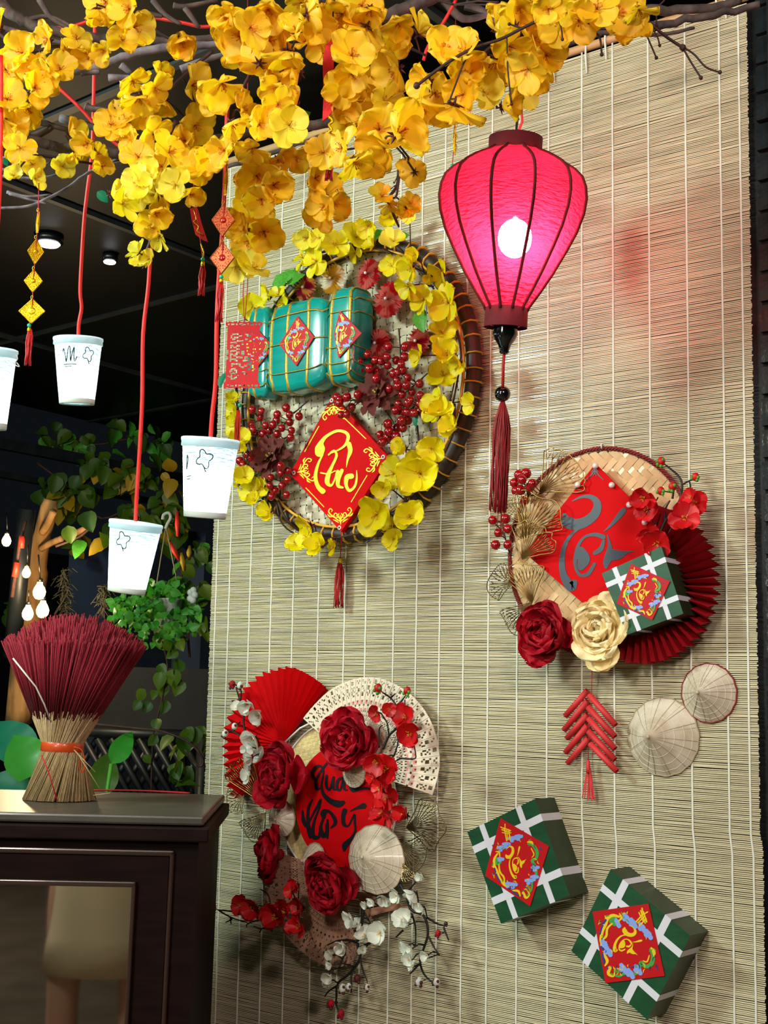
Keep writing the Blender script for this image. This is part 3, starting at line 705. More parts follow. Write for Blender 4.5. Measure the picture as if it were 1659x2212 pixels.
# ================================================================== GREAT WREATH: winnowing basket
c_a = (-1.786, 2.085); R_a = .332
bas = thing('winnowing_basket', 'large round woven bamboo tray with a dark bound rim, hung high left', 'basket', (c_a[0], -.02, c_a[1] - R_a))
weave(bas, c_a, R_a - .022, .014, 34, .06, lambda i, j: (i + j) % 2 == 0, [m_weave, m_weave, m_weave, m_weave_b, m_weave_c], amp=.0019, gap=.86)
MB().lathe([(R_a - .015, 0), (.0001, 0)], (c_a[0], -.010, c_a[1]), NRM, 48, close=False).build('backing', m_rim, bas)
MB().tube(ring_pts(c_a, R_a - .012, .022)[:-1] + [ring_pts(c_a, R_a - .012, .022)[0]], .016, 10, cap=False, up=(0, 1, 0)).build('rim', m_rim, bas)
MB().tube(ring_pts(c_a, R_a - .027, .036), .0035, 5, cap=False).build('rim_cane', m_tie, bas)
for k in range(64):
    a = 2 * PI * k / 64 + rnd(-.01, .01); e = Vector((math.cos(a), 0, math.sin(a)))
    cc = Vector((c_a[0], 0, c_a[1])); pts = [cc + e * (R_a - .029) + Vector((0, -.020, 0)), cc + e * (R_a - .026) + Vector((0, -.034, 0)), cc + e * (R_a - .012) + Vector((0, -.0395, 0)), cc + e * (R_a + .001) + Vector((0, -.035, 0)), cc + e * (R_a + .0055) + Vector((0, -.022, 0)), cc + e * (R_a + .002) + Vector((0, -.010, 0))]
    MB().tube(pts, .0042, 5, flat=.4, up=tuple(e.cross(Vector((0, 1, 0))))).build('binding', m_tie, bas)
def WP(d): return lambda x, y, k: W(x, y, d + k)
f4 = [(560,150,70,KP),(640,150,60,KP),(540,270,60),(620,290,80),(730,190,80),(860,150,80),(850,240,50),(930,80,60),(960,200,60),(1080,170,70,KP),(1060,30,60),(1170,20,40,KP)]
f4b = [(1070,320,60),(1190,330,80),(1170,440,70),(1210,250,50),(1370,350,80),(1300,380,40),(1260,520,80),(1410,540,110),(1370,720,80),(1240,850,60),(1400,850,90),(1480,900,70),(1380,970,90),(1350,1160,90),(1550,1140,60)]
f4c = [(340,480,60),(390,490,50),(240,560,70),(420,540,50)]
f5 = [(1360,270,90),(1440,360,90),(1310,470,80),(1150,470,70),(1080,620,90),(1240,620,120),(1290,600,70),(1190,660,80),(1230,560,80),(1020,700,60)]
f5b = [(980,860,110),(1180,880,90),(1230,830,50),(1080,1010,60),(1070,930,50)]
f5c = [(580,930,90),(640,1050,80),(500,1040,60),(720,1060,50),(560,1000,60)]
f5d = [(240,720,70),(340,850,70),(300,700,60),(140,240,60),(170,420,70),(150,330,70),(200,480,50),(150,690,30),(190,640,60),(120,170,40),(250,780,50)]
def cv(c, L): return [(*c(q[0], q[1]), q[2] * (1.3 if c in (c4, c5) else 1.1), *q[3:]) for q in L]
ip = 1 / 2.765
def arcpx(pts, c): return [c(*p) for p in pts]
mo = .95
spray('blossom_garland', 'lemon yellow blossoms along the top of the large tray', 'garland', 'blossom garland of the large tray', WP(.05), [arcpx([(330,520),(480,350),(640,240),(860,200),(1040,230),(1180,290)], c4)], cv(c4, f4), KG, ip, m_vine, face=NRM, jit=.6, seed=2,
      leafs=[(*c4(430,390),200,50,lf_g),(*c4(990,130),110,-10,lf_g),(*c4(1110,140),120,10,lf_g),(*c4(560,200),100,120,lf_g),(*c4(490,390),120,30,lf_g)])
spray('blossom_garland', 'lemon yellow blossoms down the right side of the large tray', 'garland', 'blossom garland of the large tray', WP(.05), [arcpx([(1180,290),(1330,430),(1430,620),(1480,820),(1460,1000),(1420,1200)], c4), arcpx([(1170,290),(1310,440),(1400,640),(1450,840),(1440,1020),(1390,1200)], c4)], cv(c4, f4b), KG, ip, m_vine, face=NRM, jit=.6, seed=3,
      leafs=[(*c4(1240,640),150,-70,lf_g)])
spray('blossom_garland', 'yellow blossoms peeping out above the teal rice cakes', 'garland', 'blossom garland of the large tray', WP(.045), [arcpx([(200,640),(260,560),(340,500),(440,420)], c4)], cv(c4, f4c), KG, ip, m_vine, face=NRM, jit=.6, seed=4)
spray('blossom_garland', 'thick yellow blossoms at the lower right of the large tray', 'garland', 'blossom garland of the large tray', WP(.05), [arcpx([(1440,200),(1430,380),(1340,560),(1220,700),(1140,770)], c5), arcpx([(1220,330),(1230,420),(1260,520)], c5)], cv(c5, f5), KG, ip, m_vine, face=NRM, jit=.55, seed=5, leafs=[(*c5(1210,300),80,-100,lf_t)])
spray('blossom_garland', 'yellow blossoms at the bottom right of the large tray', 'garland', 'blossom garland of the large tray', WP(.05), [arcpx([(1160,740),(1120,830),(1000,920),(880,970),(740,1000)], c5), arcpx([(1060,900),(1000,960),(920,1028)], c5)], cv(c5, f5b), KG, ip, m_vine, face=NRM, jit=.55, seed=6)
spray('blossom_garland', 'yellow blossoms under the red diamond plaque, left of its tassel', 'garland', 'blossom garland of the large tray', WP(.05), [arcpx([(390,780),(430,880),(520,960),(640,1000),(740,1000)], c5), arcpx([(380,800),(410,910),(500,980),(620,985)], c5)], cv(c5, f5c), KG, ip, m_vine, face=NRM, jit=.55, seed=7)
spray('blossom_garland', 'yellow blossoms down the left edge of the large tray beside the cup', 'garland', 'blossom garland of the large tray', WP(.05), [arcpx([(140,100),(150,250),(170,450),(220,650),(300,770),(390,870)], c5)], cv(c5, f5d), KG, ip, m_vine, face=NRM, jit=.6, seed=8, leafs=[(*c5(60,50),120,70,lf_t),(*c5(110,150),90,100,lf_g),(*c5(240,640),100,20,lf_g)])

# ---- wrapped rice cakes
def puffy(label, quad, d0, dep, K, strings_u, strings_v, sticker=None):
    """quad = TL TR BR BL of the front in crop px; cake bulges from d0 to d0+dep"""
    q = [W(*K(*p), d0 + dep * .6) for p in quad]; c = sum(q, Vector()) / 4
    au = ((q[1] - q[0]) + (q[2] - q[3])) / 4; av = ((q[0] - q[3]) + (q[1] - q[2])) / 4; n = NRM * (dep / 2); c = Vector((c.x, -(d0 + dep / 2), c.z))
    th = thing('rice_cake', label, 'rice cake', c - av, 'teal wrapped rice cakes')
    def sp(u, v, w, k=1.0):
        e = 5; r = (abs(u) ** e + abs(v) ** e + abs(w) ** e) ** (1 / e); s_ = k / max(r, 1e-6); wr = .012 * math.sin(u * 9 + v * 3) * (1 if k == 1 else 0)
        return c + (au * u + av * v * (1 + wr) + n * w) * s_
    mb = MB(); N_ = 14
    for ax in range(3):
        for sg in (-1, 1):
            def fn(a, b, ax=ax, sg=sg):
                p = [0, 0, 0]; p[ax] = sg; p[(ax + 1) % 3] = (a * 2 - 1) * sg; p[(ax + 2) % 3] = b * 2 - 1; return sp(*p)
            mb.grid(fn, N_, N_)
    o = mb.build('film_wrap', m_teal, th)
    for us, isu in [(s, True) for s in strings_u] + [(s, False) for s in strings_v]:
        pts = []
        for k in range(41):
            a = 2 * PI * k / 40; ca, sa = math.cos(a), math.sin(a); m_ = max(abs(ca), abs(sa)); ca /= m_; sa /= m_
            pts.append(sp(us, ca, sa, 1.012) if isu else sp(ca, us, sa, 1.012))
        MB().tube(pts, .0042, 6, cap=False, flat=.3, up=tuple((av if isu else au).normalized().cross(NRM)) if False else None).build('glitter_band', m_glitter_gold, th)
    return th, sp
def sticker_art(K, quad, d, parent, design=0, red=m_sred):
    """printed red diamond: dragons, clouds, gate and a gold brush word; quad = top right bottom left in crop px"""
    Q = [Vector(p) for p in quad]
    st = MB().plate([K(*p) for p in quad], d + .0008, .0008).build('label', red, parent, False)
    def uv(u, v):   # u along top->right, v along top->left, 0..1
        p = Q[0] * (1 - u) * (1 - v) + Q[1] * u * (1 - v) + Q[2] * u * v + Q[3] * (1 - u) * v; return p.x, p.y
    Ls = (Q[1] - Q[0]).length
    def strokes(name, m, L, sub=4):
        mb = MB()
        for st_ in L: mb.brush(K, [(*uv(a, b), w * Ls) for a, b, w in st_], d + .0009, .0004, sub=sub)
        mb.build(name, m, st, False)
    cl = []
    for (a, b) in ((.30, .20), (.40, .12), (.22, .34), (.14, .44), (.86, .42), (.90, .56), (.82, .66), (.56, .86), (.46, .90), (.18, .62)):
        for (da, db, w) in ((0, 0, .075), (.045, -.02, .06), (-.04, .02, .055), (.01, .045, .05)): cl.append([(a + da, b + db, w), (a + da + .02, b + db - .012, w)])
    strokes('cloud_print', m_sblue, cl, 1)
    strokes('dragon_print', m_sgreen, [[(.62, .14, .03), (.72, .12, .05), (.82, .18, .06), (.84, .28, .05), (.78, .34, .05), (.86, .40, .05), (.93, .50, .045), (.90, .64, .04), (.93, .76, .03), (.88, .88, .015)], [(.10, .62, .03), (.16, .70, .07), (.22, .66, .04)]])
    strokes('dragon_print', m_sgold, [[(.60, .12, .02), (.66, .09, .045), (.72, .10, .02)], [(.70, .18, .015), (.78, .24, .02), (.76, .30, .012)], [(.12, .56, .03), (.09, .66, .04), (.12, .76, .05), (.20, .82, .05), (.30, .90, .04), (.42, .94, .05), (.50, .90, .03), (.44, .86, .02)], [(.20, .70, .02), (.26, .80, .03), (.36, .84, .03), (.40, .92, .02)], [(.80, .88, .05), (.88, .92, .04), (.92, .84, .02), (.82, .80, .02)], [(.08, .54, .015), (.14, .52, .03), (.18, .58, .015)], [(.60, .94, .03), (.70, .90, .04), (.76, .95, .02)]])
    strokes('dragon_print', m_sblue2, [[(.14, .80, .03), (.22, .88, .025), (.32, .94, .02)], [(.60, .96, .03), (.72, .96, .025)], [(.50, .96, .03), (.56, .92, .02)]])
    strokes('gate_print', m_sgold, [[(.10, .12, .02), (.24, .10, .02)], [(.08, .16, .02), (.26, .13, .015)], [(.12, .12, .02), (.22, .28, .02)], [(.20, .10, .02), (.28, .24, .02)], [(.10, .20, .015), (.22, .16, .015)], [(.16, .11, .015), (.24, .26, .015)], [(.11, .05, .02), (.13, .11, .015)], [(.05, .13, .02), (.11, .13, .015)]], 1)
    rg = random.Random(9); fill = {0: [], 1: [], 2: []}
    for k in range(84):
        s_ = rg.random() * 4; e = int(s_); f_ = s_ - e; ins = rg.uniform(.07, .20); f_ = ins + (1 - 2 * ins) * f_
        a, b = [(f_, ins), (1 - ins, f_), (1 - f_, 1 - ins), (ins, 1 - f_)][e]
        if a + b < .45: continue
        q = rg.uniform(0, 6.28); L_ = rg.uniform(.015, .04)
        fill[k % 3].append([(a - math.cos(q) * L_, b - math.sin(q) * L_, .006), (a + math.sin(q) * .012, b - math.cos(q) * .012, .014), (a + math.cos(q) * L_, b + math.sin(q) * L_, .005)])
    strokes('scale_print', m_sgold, fill[0], 2); strokes('scale_print', m_sgreen, fill[1], 2); strokes('scale_print', m_sblue2, fill[2], 2)
    strokes('brush_word', m_sgold, [[(.5 + (x * .7071 + y * .7071) * .25, .5 + (-x * .7071 + y * .7071) * .25, w * .25) for x, y, w in s_] for s_ in TET])
    return st
# brush word in its own -1..1 box (x right, y down)
TETpx = [[(600,415,6),(660,388,16),(720,390,30),(757,430,48),(745,490,58),(690,540,62),(620,562,70),(565,540,74),(552,505,30)],
         [(665,575,6),(600,620,18),(555,690,26),(535,780,34),(545,880,44),(590,950,64),(612,930,44)],
         [(795,640,30),(740,625,24),(680,640,16),(640,690,20),(622,760,26),(620,830,18),(650,880,20),(700,872,26),(740,810,20)],
         [(655,730,56),(672,780,80),(655,825,50)], [(742,742,26),(780,715,30),(797,665,20)],
         [(800,605,6),(850,560,20),(900,500,34),(925,472,32)],
         [(822,630,6),(835,690,22),(832,750,50),(815,800,44),(812,830,20)], [(840,735,46),(900,738,26),(985,730,4)], [(850,765,50),(900,762,30),(940,745,8)]]
TET = [[((x - 735) / 300, (y - 690) / 300, w / 300) for x, y, w in s_] for s_ in TETpx]
puffy_specs = None
rc1, _ = puffy('narrow teal rice cake half hidden behind the red cut-paper card', [(235,570),(385,565),(350,1105),(240,1110)], .022, .06, c4, (-.2, ), (.62, .25, -.45, -.82))
sticker_art(c4, [(262,690),(362,800),(258,930),(170,800)], .085, rc1)
rc2, _ = puffy('widest teal rice cake in the middle with a full red diamond label', [(365,572),(728,490),(715,1035),(348,1100)], .022, .07, c4, (-.80, -.22 + .0, .45), (.70, .05, -.62))
sticker_art(c4, [(505,615),(605,740),(497,915),(395,785)], .0945, rc2)
rc3, _ = puffy('right-hand teal rice cake beside the dark berries', [(728,470),(905,440),(880,1010),(715,1040)], .022, .075, c4, (-.55, .72), (.78, .45, -.28, -.62, -.92))
sticker_art(c4, [(757,582),(888,718),(750,868),(722,725)], .0995, rc3)

# ---- paper rosettes
def rosette(label, cx_, cy_, r, K, s_, m, d, a0=0, a1=2 * PI, group='pleated paper rosettes', n=22, name='paper_rosette', tilt=(0, 0)):
    c = W(*K(cx_, cy_), d); R = r / s_ * TW(*K(cx_, cy_), d) / FPX
    th = thing(name, label, 'rosette', c, group); mb = MB(); V = [c + NRM * .010]; Fc = []
    for k in range(2 * n + 1):
        a = a0 + (a1 - a0) * k / (2 * n); e = Vector((math.cos(a), tilt[0] * math.cos(a) + tilt[1] * math.sin(a), math.sin(a)))
        rr = R * (1 if k % 2 else .96); V.append(c + e * R * .06 + NRM * (.009 if k % 2 else .004)); V.append(c + e * rr + NRM * (.009 if k % 2 else -.004))
    for k in range(2 * n):
        a = 1 + 2 * k; Fc.append((a, a + 1, a + 3, a + 2)); Fc.append((0, a, a + 2))
    mb.add(V, Fc); mb.build('pleated_paper', m, th, False)
    mb = MB(); mb.sphere(c + NRM * .014, max(.0035, R * .08), 10, 6); mb.build('pearl', m_pearl, th)
    return th
rosette('purple and gold pleated paper rosette, leftmost above the rice cakes', 560, 452, 76, c4, 2.765, m_rosette_p, .05)
rosette('white and gold pleated paper rosette', 722, 398, 92, c4, 2.765, m_rosette_g, .06)
rosette('red patterned rosette right of the white and gold one', 935, 368, 92, c4, 2.765, m_rosette, .05)
rosette('largest red pleated rosette right of the rice cakes', 1055, 520, 112, c4, 2.765, m_rosette, .055)
rosette('red pleated rosette half sunk behind the top of the berries', 990, 785, 92, c4, 2.765, m_rosette, .03)
rosette('small red rosette at the right beside the yellow blossoms', 1232, 772, 86, c4, 2.765, m_rosette, .03)

# ---- berry sprigs
berry_me = MB().sphere((0, 0, 0), 1, 12, 8).mesh('berry', m_berry)
def berries(label, P, pts, r, px, stems, group=None, mstem=m_twig, seed=1, twigs=6, name='berry_sprig', dj=.03):
    rg = random.Random(seed); SP = [smoothpts([P(x, y, 0) for x, y in st]) for st in stems]; th = thing(name, label, 'berries', SP[0][0], group)
    for sp in SP: MB().tube(sp, .0016, 5).build('stem', mstem, th)
    allp = [q for sp in SP for q in sp]
    for (x, y) in pts:
        p = P(x, y, .012 + rg.uniform(0, dj)); rr = r * px * (p - cam_c).length / FPX * rg.uniform(.9, 1.1)
        b = place(berry_me, 'berry', th, Matrix.Translation(p) @ Matrix.Diagonal((rr, rr, rr * 1.06, 1)))
        n = nearest(allp, p); MB().tube([n, p], .0010, 4).build('stalk', mstem, b)
    return th
b1 = [(925,845),(875,885),(880,940),(935,930),(970,880),(1005,885),(1045,910),(975,945),(975,990),(1125,905),(1145,860),(1150,800),(1105,950),(1135,940),(1165,985),(1100,1000),(1105,1035),(1130,1085),(1155,1030),(1165,1135),(1235,1020),(1240,1090),(1190,1070),(1180,1120),(1110,1140),(1115,1180),(1160,1190),(1200,1195),(1055,1050),(1235,1140),(1080,960),(1050,800),(1040,860),(1095,880)]
b1 = [c4(*p) for p in b1] + [c5(*p) for p in [(1125,300),(1135,345),(1165,300),(1100,345),(1045,320),(1050,365),(1000,385),(1010,430),(1045,400),(1095,395),(1100,435),(1205,255),(1240,245),(1330,220),(1260,250),(1090,240),(1140,250)]]
b1b = [c4(*p) for p in [(865,1085),(800,1100),(760,1115),(830,1160)]] + [c5(*p) for p in [(755,195),(800,265),(765,265),(740,160)]]
berries('big hanging bunch of dark red berries in the middle of the large tray', WP(.045), b1, 27, ip, [arcpx([(1000,1010),(980,940),(950,880),(900,800)], c4), arcpx([(1000,1050),(1080,950),(1120,880),(1110,690)], c4), arcpx([(1020,1090),(1130,1080),(1200,1030),(1290,950)], c4), arcpx([(1060,1150),(1180,1150),(1300,1150)], c4), arcpx([(1030,1180),(1080,1260),(1080,1340),(1010,1400)], c4), arcpx([(1100,1250),(1090,1380),(1040,1500)], c4)], 'berry sprigs of the large tray', seed=4)
berries('short row of dark berries over the top corner of the red plaque', WP(.06), b1b, 25, ip, [arcpx([(950,1110),(860,1120),(780,1120),(670,1150)], c4)], 'berry sprigs of the large tray', seed=5)
b2 = [(235,235),(290,245),(285,280),(385,265),(380,300),(438,225),(458,265),(515,275),(460,310),(412,345),(360,325),(315,330),(230,325),(240,355),(255,375),(470,360),(465,400),(385,380),(210,505),(230,525),(160,540),(180,565),(145,625),(190,635),(165,665),(405,570),(450,600),(408,615),(445,655),(415,690),(345,640),(340,690),(370,720),(350,755),(440,745),(300,380),(340,360)]
berries('dark red berry sprig on the left of the plaque', WP(.045), [c5(*p) for p in b2], 24, ip, [arcpx([(340,500),(330,400),(290,320),(220,190)], c5), arcpx([(350,480),(400,370),(460,280),(570,180)], c5), arcpx([(320,520),(230,550),(150,620)], c5), arcpx([(350,550),(400,640),(400,760)], c5), arcpx([(350,450),(440,400),(480,370)], c5)], 'berry sprigs of the large tray', seed=6)

# ---- glitter poinsettias
def star_petal(m, seed):
    rg = random.Random(seed); mb = MB()
    def fn(u, v):
        s_ = (u - .5) * 2; w = .26 * math.sin(PI * min(1, .08 + .92 * v)) ** .7 * (1 + .28 * math.sin(v * 24)); return Vector((s_ * w, v, .25 * v * v - .28 * v ** 4 + .25 * s_ * s_ * w + .03 * math.sin(9 * v)))
    mb.grid(fn, 2, 14); return mb.mesh('petal', m)
sp_me = star_petal(m_glitter, 1)
def poinsettia(label, K, x, y, r, s_, d):
    c = W(*K(x, y), d); R = r / s_ * TW(*K(x, y), d) / FPX; th = thing('glitter_flower', label, 'flower', c, 'burgundy glitter flowers')
    rg = random.Random(int(x))
    for ring, (n, L, op) in enumerate(((9, 1.0, .12), (8, .78, .5), (6, .5, .9))):
        for k in range(n):
            b = basis_of(c, NRM + Vector((.05, 0, .1)), R * L, 2 * PI * k / n + ring * .4 + rg.uniform(-.1, .1)) @ Matrix.Rotation(op + rg.uniform(-.12, .12), 4, 'X')
            place(sp_me, 'petal', th, b)
    mb = MB()
    for k in range(9): a = k * 2.4; mb.sphere(c + Vector((math.cos(a) * R * .09 * math.sqrt(k), -R * .16, math.sin(a) * R * .09 * math.sqrt(k))), R * .05, 6, 4)
    mb.build('flower_centre', m_glitter_gold, th)
poinsettia('dark burgundy glitter flower under the largest berry bunch', c4, 985, 1075, 165, 2.765, .06)
poinsettia('burgundy glitter flower left of the red plaque', c5, 345, 520, 165, 2.765, .06)

# ---- red diamond plaque "Phuc"
dq = [(715,150),(1050,520),(765,965),(460,618)]
pl = thing('diamond_plaque', 'red diamond plaque with gold brush lettering and a tassel, on the large tray', 'plaque', W(*c5(765, 965), .05))
DP_ = .052
o = MB().plate([c5(*p) for p in dq], DP_, .012).build('panel', m_redpaper, pl, False)
PH = [[(636,490,66),(640,462,70),(648,430,34),(680,392,22),(740,362,20),(790,370,22),(808,398,24),(790,445,18),(750,475,12),(690,500,6)],
      [(655,505,10),(628,560,18),(612,630,26),(625,690,30),(655,722,40)],
      [(690,505,10),(722,480,16),(738,510,18),(712,570,20),(690,620,32),(682,668,34),(706,688,16),(728,650,12),(745,605,26)],
      [(645,612,12),(690,618,8),(730,600,8)],
      [(770,598,26),(748,650,30),(748,690,24),(775,700,14)],
      [(858,598,5),(858,650,14),(845,695,18),(815,718,22),(795,685,24),(800,640,36),(826,632,40)],
      [(812,440,34),(820,480,32),(805,530,16),(797,578,3)]]
mb = MB()
for s_ in PH: mb.brush(c5, [(x, y, w * .82) for x, y, w in s_], DP_, .0016)
mb.build('brush_lettering', m_goldfoil, pl, False)
mb = MB()
for a, b in (((632,335),(548,485)),((790,290),(912,408)),((555,702),(662,815)),((920,628),(826,785))): mb.brush(c5, [(*a, 5), (*b, 5)], DP_, .001)
for k, q in enumerate(dq):
    q = Vector(q); ctr = Vector((745, 560)); e = (ctr - q).normalized(); f_ = Vector((-e.y, e.x)); base = q + e * 62
    def T2(a, b, w): p = base + f_ * a + e * b; return (p.x, p.y, w)
    mb.brush(c5, [T2(0, -18, 3), T2(0, 10, 12), T2(0, 40, 3)], DP_, .001)
    for sg in (-1, 1):
        mb.brush(c5, [T2(0, 0, 5), T2(sg * 20, 14, 7), T2(sg * 38, 34, 7), T2(sg * 30, 52, 6), T2(sg * 18, 44, 5), T2(sg * 24, 34, 4)], DP_, .001)
        mb.brush(c5, [T2(sg * 8, 30, 4), T2(sg * 30, 24, 6), T2(sg * 52, 40, 8), T2(sg * 68, 62, 7), T2(sg * 58, 80, 6), T2(sg * 46, 70, 5), T2(sg * 52, 60, 3)], DP_, .001)
        mb.brush(c5, [T2(sg * 12, -6, 3), T2(sg * 24, 4, 8), T2(sg * 44, 14, 3)], DP_, .001)
        mb.brush(c5, [T2(sg * 50, 30, 3), T2(sg * 64, 34, 9), T2(sg * 76, 48, 3)], DP_, .001)
        mb.brush(c5, [T2(sg * 4, 16, 4), T2(sg * 14, 34, 8), T2(sg * 6, 50, 4)], DP_, .001)
mb.build('gold_ornament', m_goldfoil, pl, False)
for (x, y) in ((711, 180), (757, 940), (1018, 518), (485, 612)):
    p = W(*c5(x, y), DP_); MB().lathe([(.0025, .0), (.0048, .0), (.0048, .0016), (.0025, .0016)], p, NRM, 14, close=False).build('eyelet', m_cordwhite, pl)
def tassel(name, top, length, spread, n, m, parent=None, label=None, cat=None, r=.0006, seed=1, neck=.0035, mneck=None, wav=.002, group=None):
    rg = random.Random(seed); mb = MB()
    for k in range(n):
        a = rg.uniform(0, 2 * PI); q = math.sqrt(rg.random()); L = length * rg.uniform(.9, 1.0); pts = []
        for j in range(6):
            v = j / 5; rr = (neck + (spread - neck) * min(1, v * 3) ** .6) * q; pts.append(top + Vector((math.cos(a) * rr + wav * math.sin(v * 7 + k), math.sin(a) * rr, -L * v)))
        mb.tube(pts, r, 3)
    o = mb.build(name, m, parent); o['kind'] = 'stuff'; return o
def vdown(K, a, b, d):   # length in metres of a hanging line between two picture points
    return (W(*K(*a), d) - W(*K(*b), d)).length
MB().tube([W(*c5(768, 960), .05), W(*c5(768, 1020), .04), W(*c5(760, 1130), .025)], .0011, 5).build('cord', m_redthread, pl)
p = W(*c5(760, 1130), .025); MB().lathe([(.0015, .006), (.004, .002), (.005, -.006), (.0035, -.009)], p, (0, 0, 1), 12).build('gold_cap', m_gold, pl)
tassel('tassel', p - Vector((0, 0, .008)), vdown(c5, (760, 1145), (750, 1415), .02), .010, 34, m_redthread, pl, r=.0010)

# ================================================================== SECOND WREATH (right)
c_b = (-1.187, 1.698); R_b = .192; i6 = 1 / 2.9105
fb = thing('herringbone_tray', 'round herringbone bamboo tray edged in red twine', 'tray', (c_b[0], -.01, c_b[1] - R_b))
weave(fb, c_b, R_b - .004, .012, 26, .78, lambda i, j: (i + j) % 4 < 2, [m_weave2], amp=.0008, gap=.96)
for ph in (0, 2.1, 4.2):
    MB().tube([Vector((c_b[0] + (R_b + .003 * math.cos(60 * a + ph)) * math.cos(a), -.014 - .003 * math.sin(60 * a + ph), c_b[1] + (R_b + .003 * math.cos(60 * a + ph)) * math.sin(a))) for a in [2 * PI * k / 360 for k in range(361)]], .0019, 4, cap=False).build('rim_twine', m_redrim, fb)
MB().tube([W(*c6(785, 85), .02), W(*c6(782, 60), .022), W(*c6(790, 55), .01), W(*c6(795, 80), .006)], .0016, 5).build('hanging_loop', m_cordwhite, fb)
# pleated half-fan in dark red paper
fc = (-1.081, 1.630); fR = .141
fan2 = thing('pleated_paper_fan', 'dark red accordion paper fan curving behind the green box', 'fan', (fc[0], -.02, fc[1]))
npl = 30; a0 = math.radians(80); a1 = math.radians(-125)
mb = MB(); V = []; Fc = []
for k in range(2 * npl + 1):
    a = a0 + (a1 - a0) * k / (2 * npl); e = Vector((math.cos(a), 0, math.sin(a))); dpt = -.052 if k % 2 else -.020; jj = 1 + .012 * math.sin(k * 1.7)
    V += [Vector((fc[0], -.03, fc[1])) + e * .03, Vector((fc[0], dpt, fc[1])) + e * fR * .6 * jj, Vector((fc[0], dpt * 1.05, fc[1])) + e * fR * jj]
for k in range(2 * npl): Fc += [(3 * k, 3 * k + 1, 3 * k + 4, 3 * k + 3), (3 * k + 1, 3 * k + 2, 3 * k + 5, 3 * k + 4)]
mb.add(V, Fc); mb.build('pleated_paper', m_redpaper_d, fan2, False)
# red card with brush word
cq = [(745,180),(1215,645),(810,1180),(300,740)]
rcard = thing('red_card', 'large red diamond card with a charcoal brush word and pearl pins', 'card', W(*c6(560, 1050), .03))
MB().plate([c6(*p) for p in cq], .036, .004).build('panel', m_redpaper, rcard, False)
mb = MB()
for s_ in TETpx: mb.brush(c6, s_, .036, .0008)
mb.build('brush_lettering', m_ink2, rcard, False)
mb = MB()
for s_ in ([(680,285,4),(715,255,6),(742,225,8),(765,250,6),(795,282,4)], [(742,215,10),(742,240,6)], [(722,232,5),(742,210,5),(762,230,5)], [(730,255,3),(742,240,5),(752,255,3)], [(445,640,3),(430,680,6),(455,730,4)], [(350,765,4),(375,790,6)]): mb.brush(c6, s_, .036, .0006)
mb.build('corner_print', m_ink2, rcard, False)
for (x, y) in ((745,193),(634,312),(848,314),(957,438),(1056,548)):
    p = W(*c6(x, y), .043); MB().sphere(p, .0056, 12, 8).build('pearl_pin', m_pearl, rcard)

def green_box(label, quad, K, dfront, dep, sticker, bu=(.22, .757), bv=(.2, .76), bw=.038, shift=None):
    """square gift box: quad = the front's four corners TL TR BR BL in crop px"""
    q = [W(*K(*p), dfront) for p in quad]; base = sum(q, Vector()) / 4; th = thing('gift_box', label, 'box', (base.x, -.0, base.z), 'green leaf-print gift boxes')
    back = [Vector((p.x, -(dfront - dep), p.z)) for p in q]
    mb = MB(); mb.add(q + back, [(3, 2, 1, 0)], 0); mb.add(q + back, [(0, 1, 5, 4), (1, 2, 6, 5), (2, 3, 7, 6), (3, 0, 4, 7), (4, 5, 6, 7)], 1)
    mb.build('box_body', [m_gboxf, m_gboxs], th, False)
    def P(u, v, o=0): return (q[0] * (1 - u) * (1 - v) + q[1] * u * (1 - v) + q[2] * u * v + q[3] * (1 - u) * v) + NRM * o
    ctr = base
    def out(p, k=.0006): 
        e = (p - Vector((ctr.x, p.y, ctr.z))); return p + e.normalized() * k
    for isu, vals in ((True, bu), (False, bv)):
        for s_ in vals:
            a0, a1 = s_ - bw, s_ + bw; o_ = .0005 if isu else .0007
            g = [(P(a0, 0, o_), P(a1, 0, o_)), (P(a0, 1, o_), P(a1, 1, o_))] if isu else [(P(0, a0, o_), P(0, a1, o_)), (P(1, a0, o_), P(1, a1, o_))]
            V = []
            for (p0, p1), first in zip(g, (True, False)):
                fr_ = [out(p0), out(p1)]; bk_ = [Vector((p.x, -(dfront - dep), p.z)) for p in fr_]
                V.append((fr_, bk_))
            (f0, k0), (f1, k1) = V
            mb = MB(); mb.add(k0 + f0 + f1 + k1, [(0, 1, 3, 2), (2, 3, 5, 4), (4, 5, 7, 6)]); mb.build('ribbon_strip', m_ribbon, th, False)
    sticker_art(K, sticker, dfront + .0012, th)
    return th
green_box('small green gift box glued over the red pleated fan', [(785,870),(1160,700),(1298,1122),(945,1255)], c6, .088, .060, [(968,808),(1213,920),(1103,1163),(878,1058)])
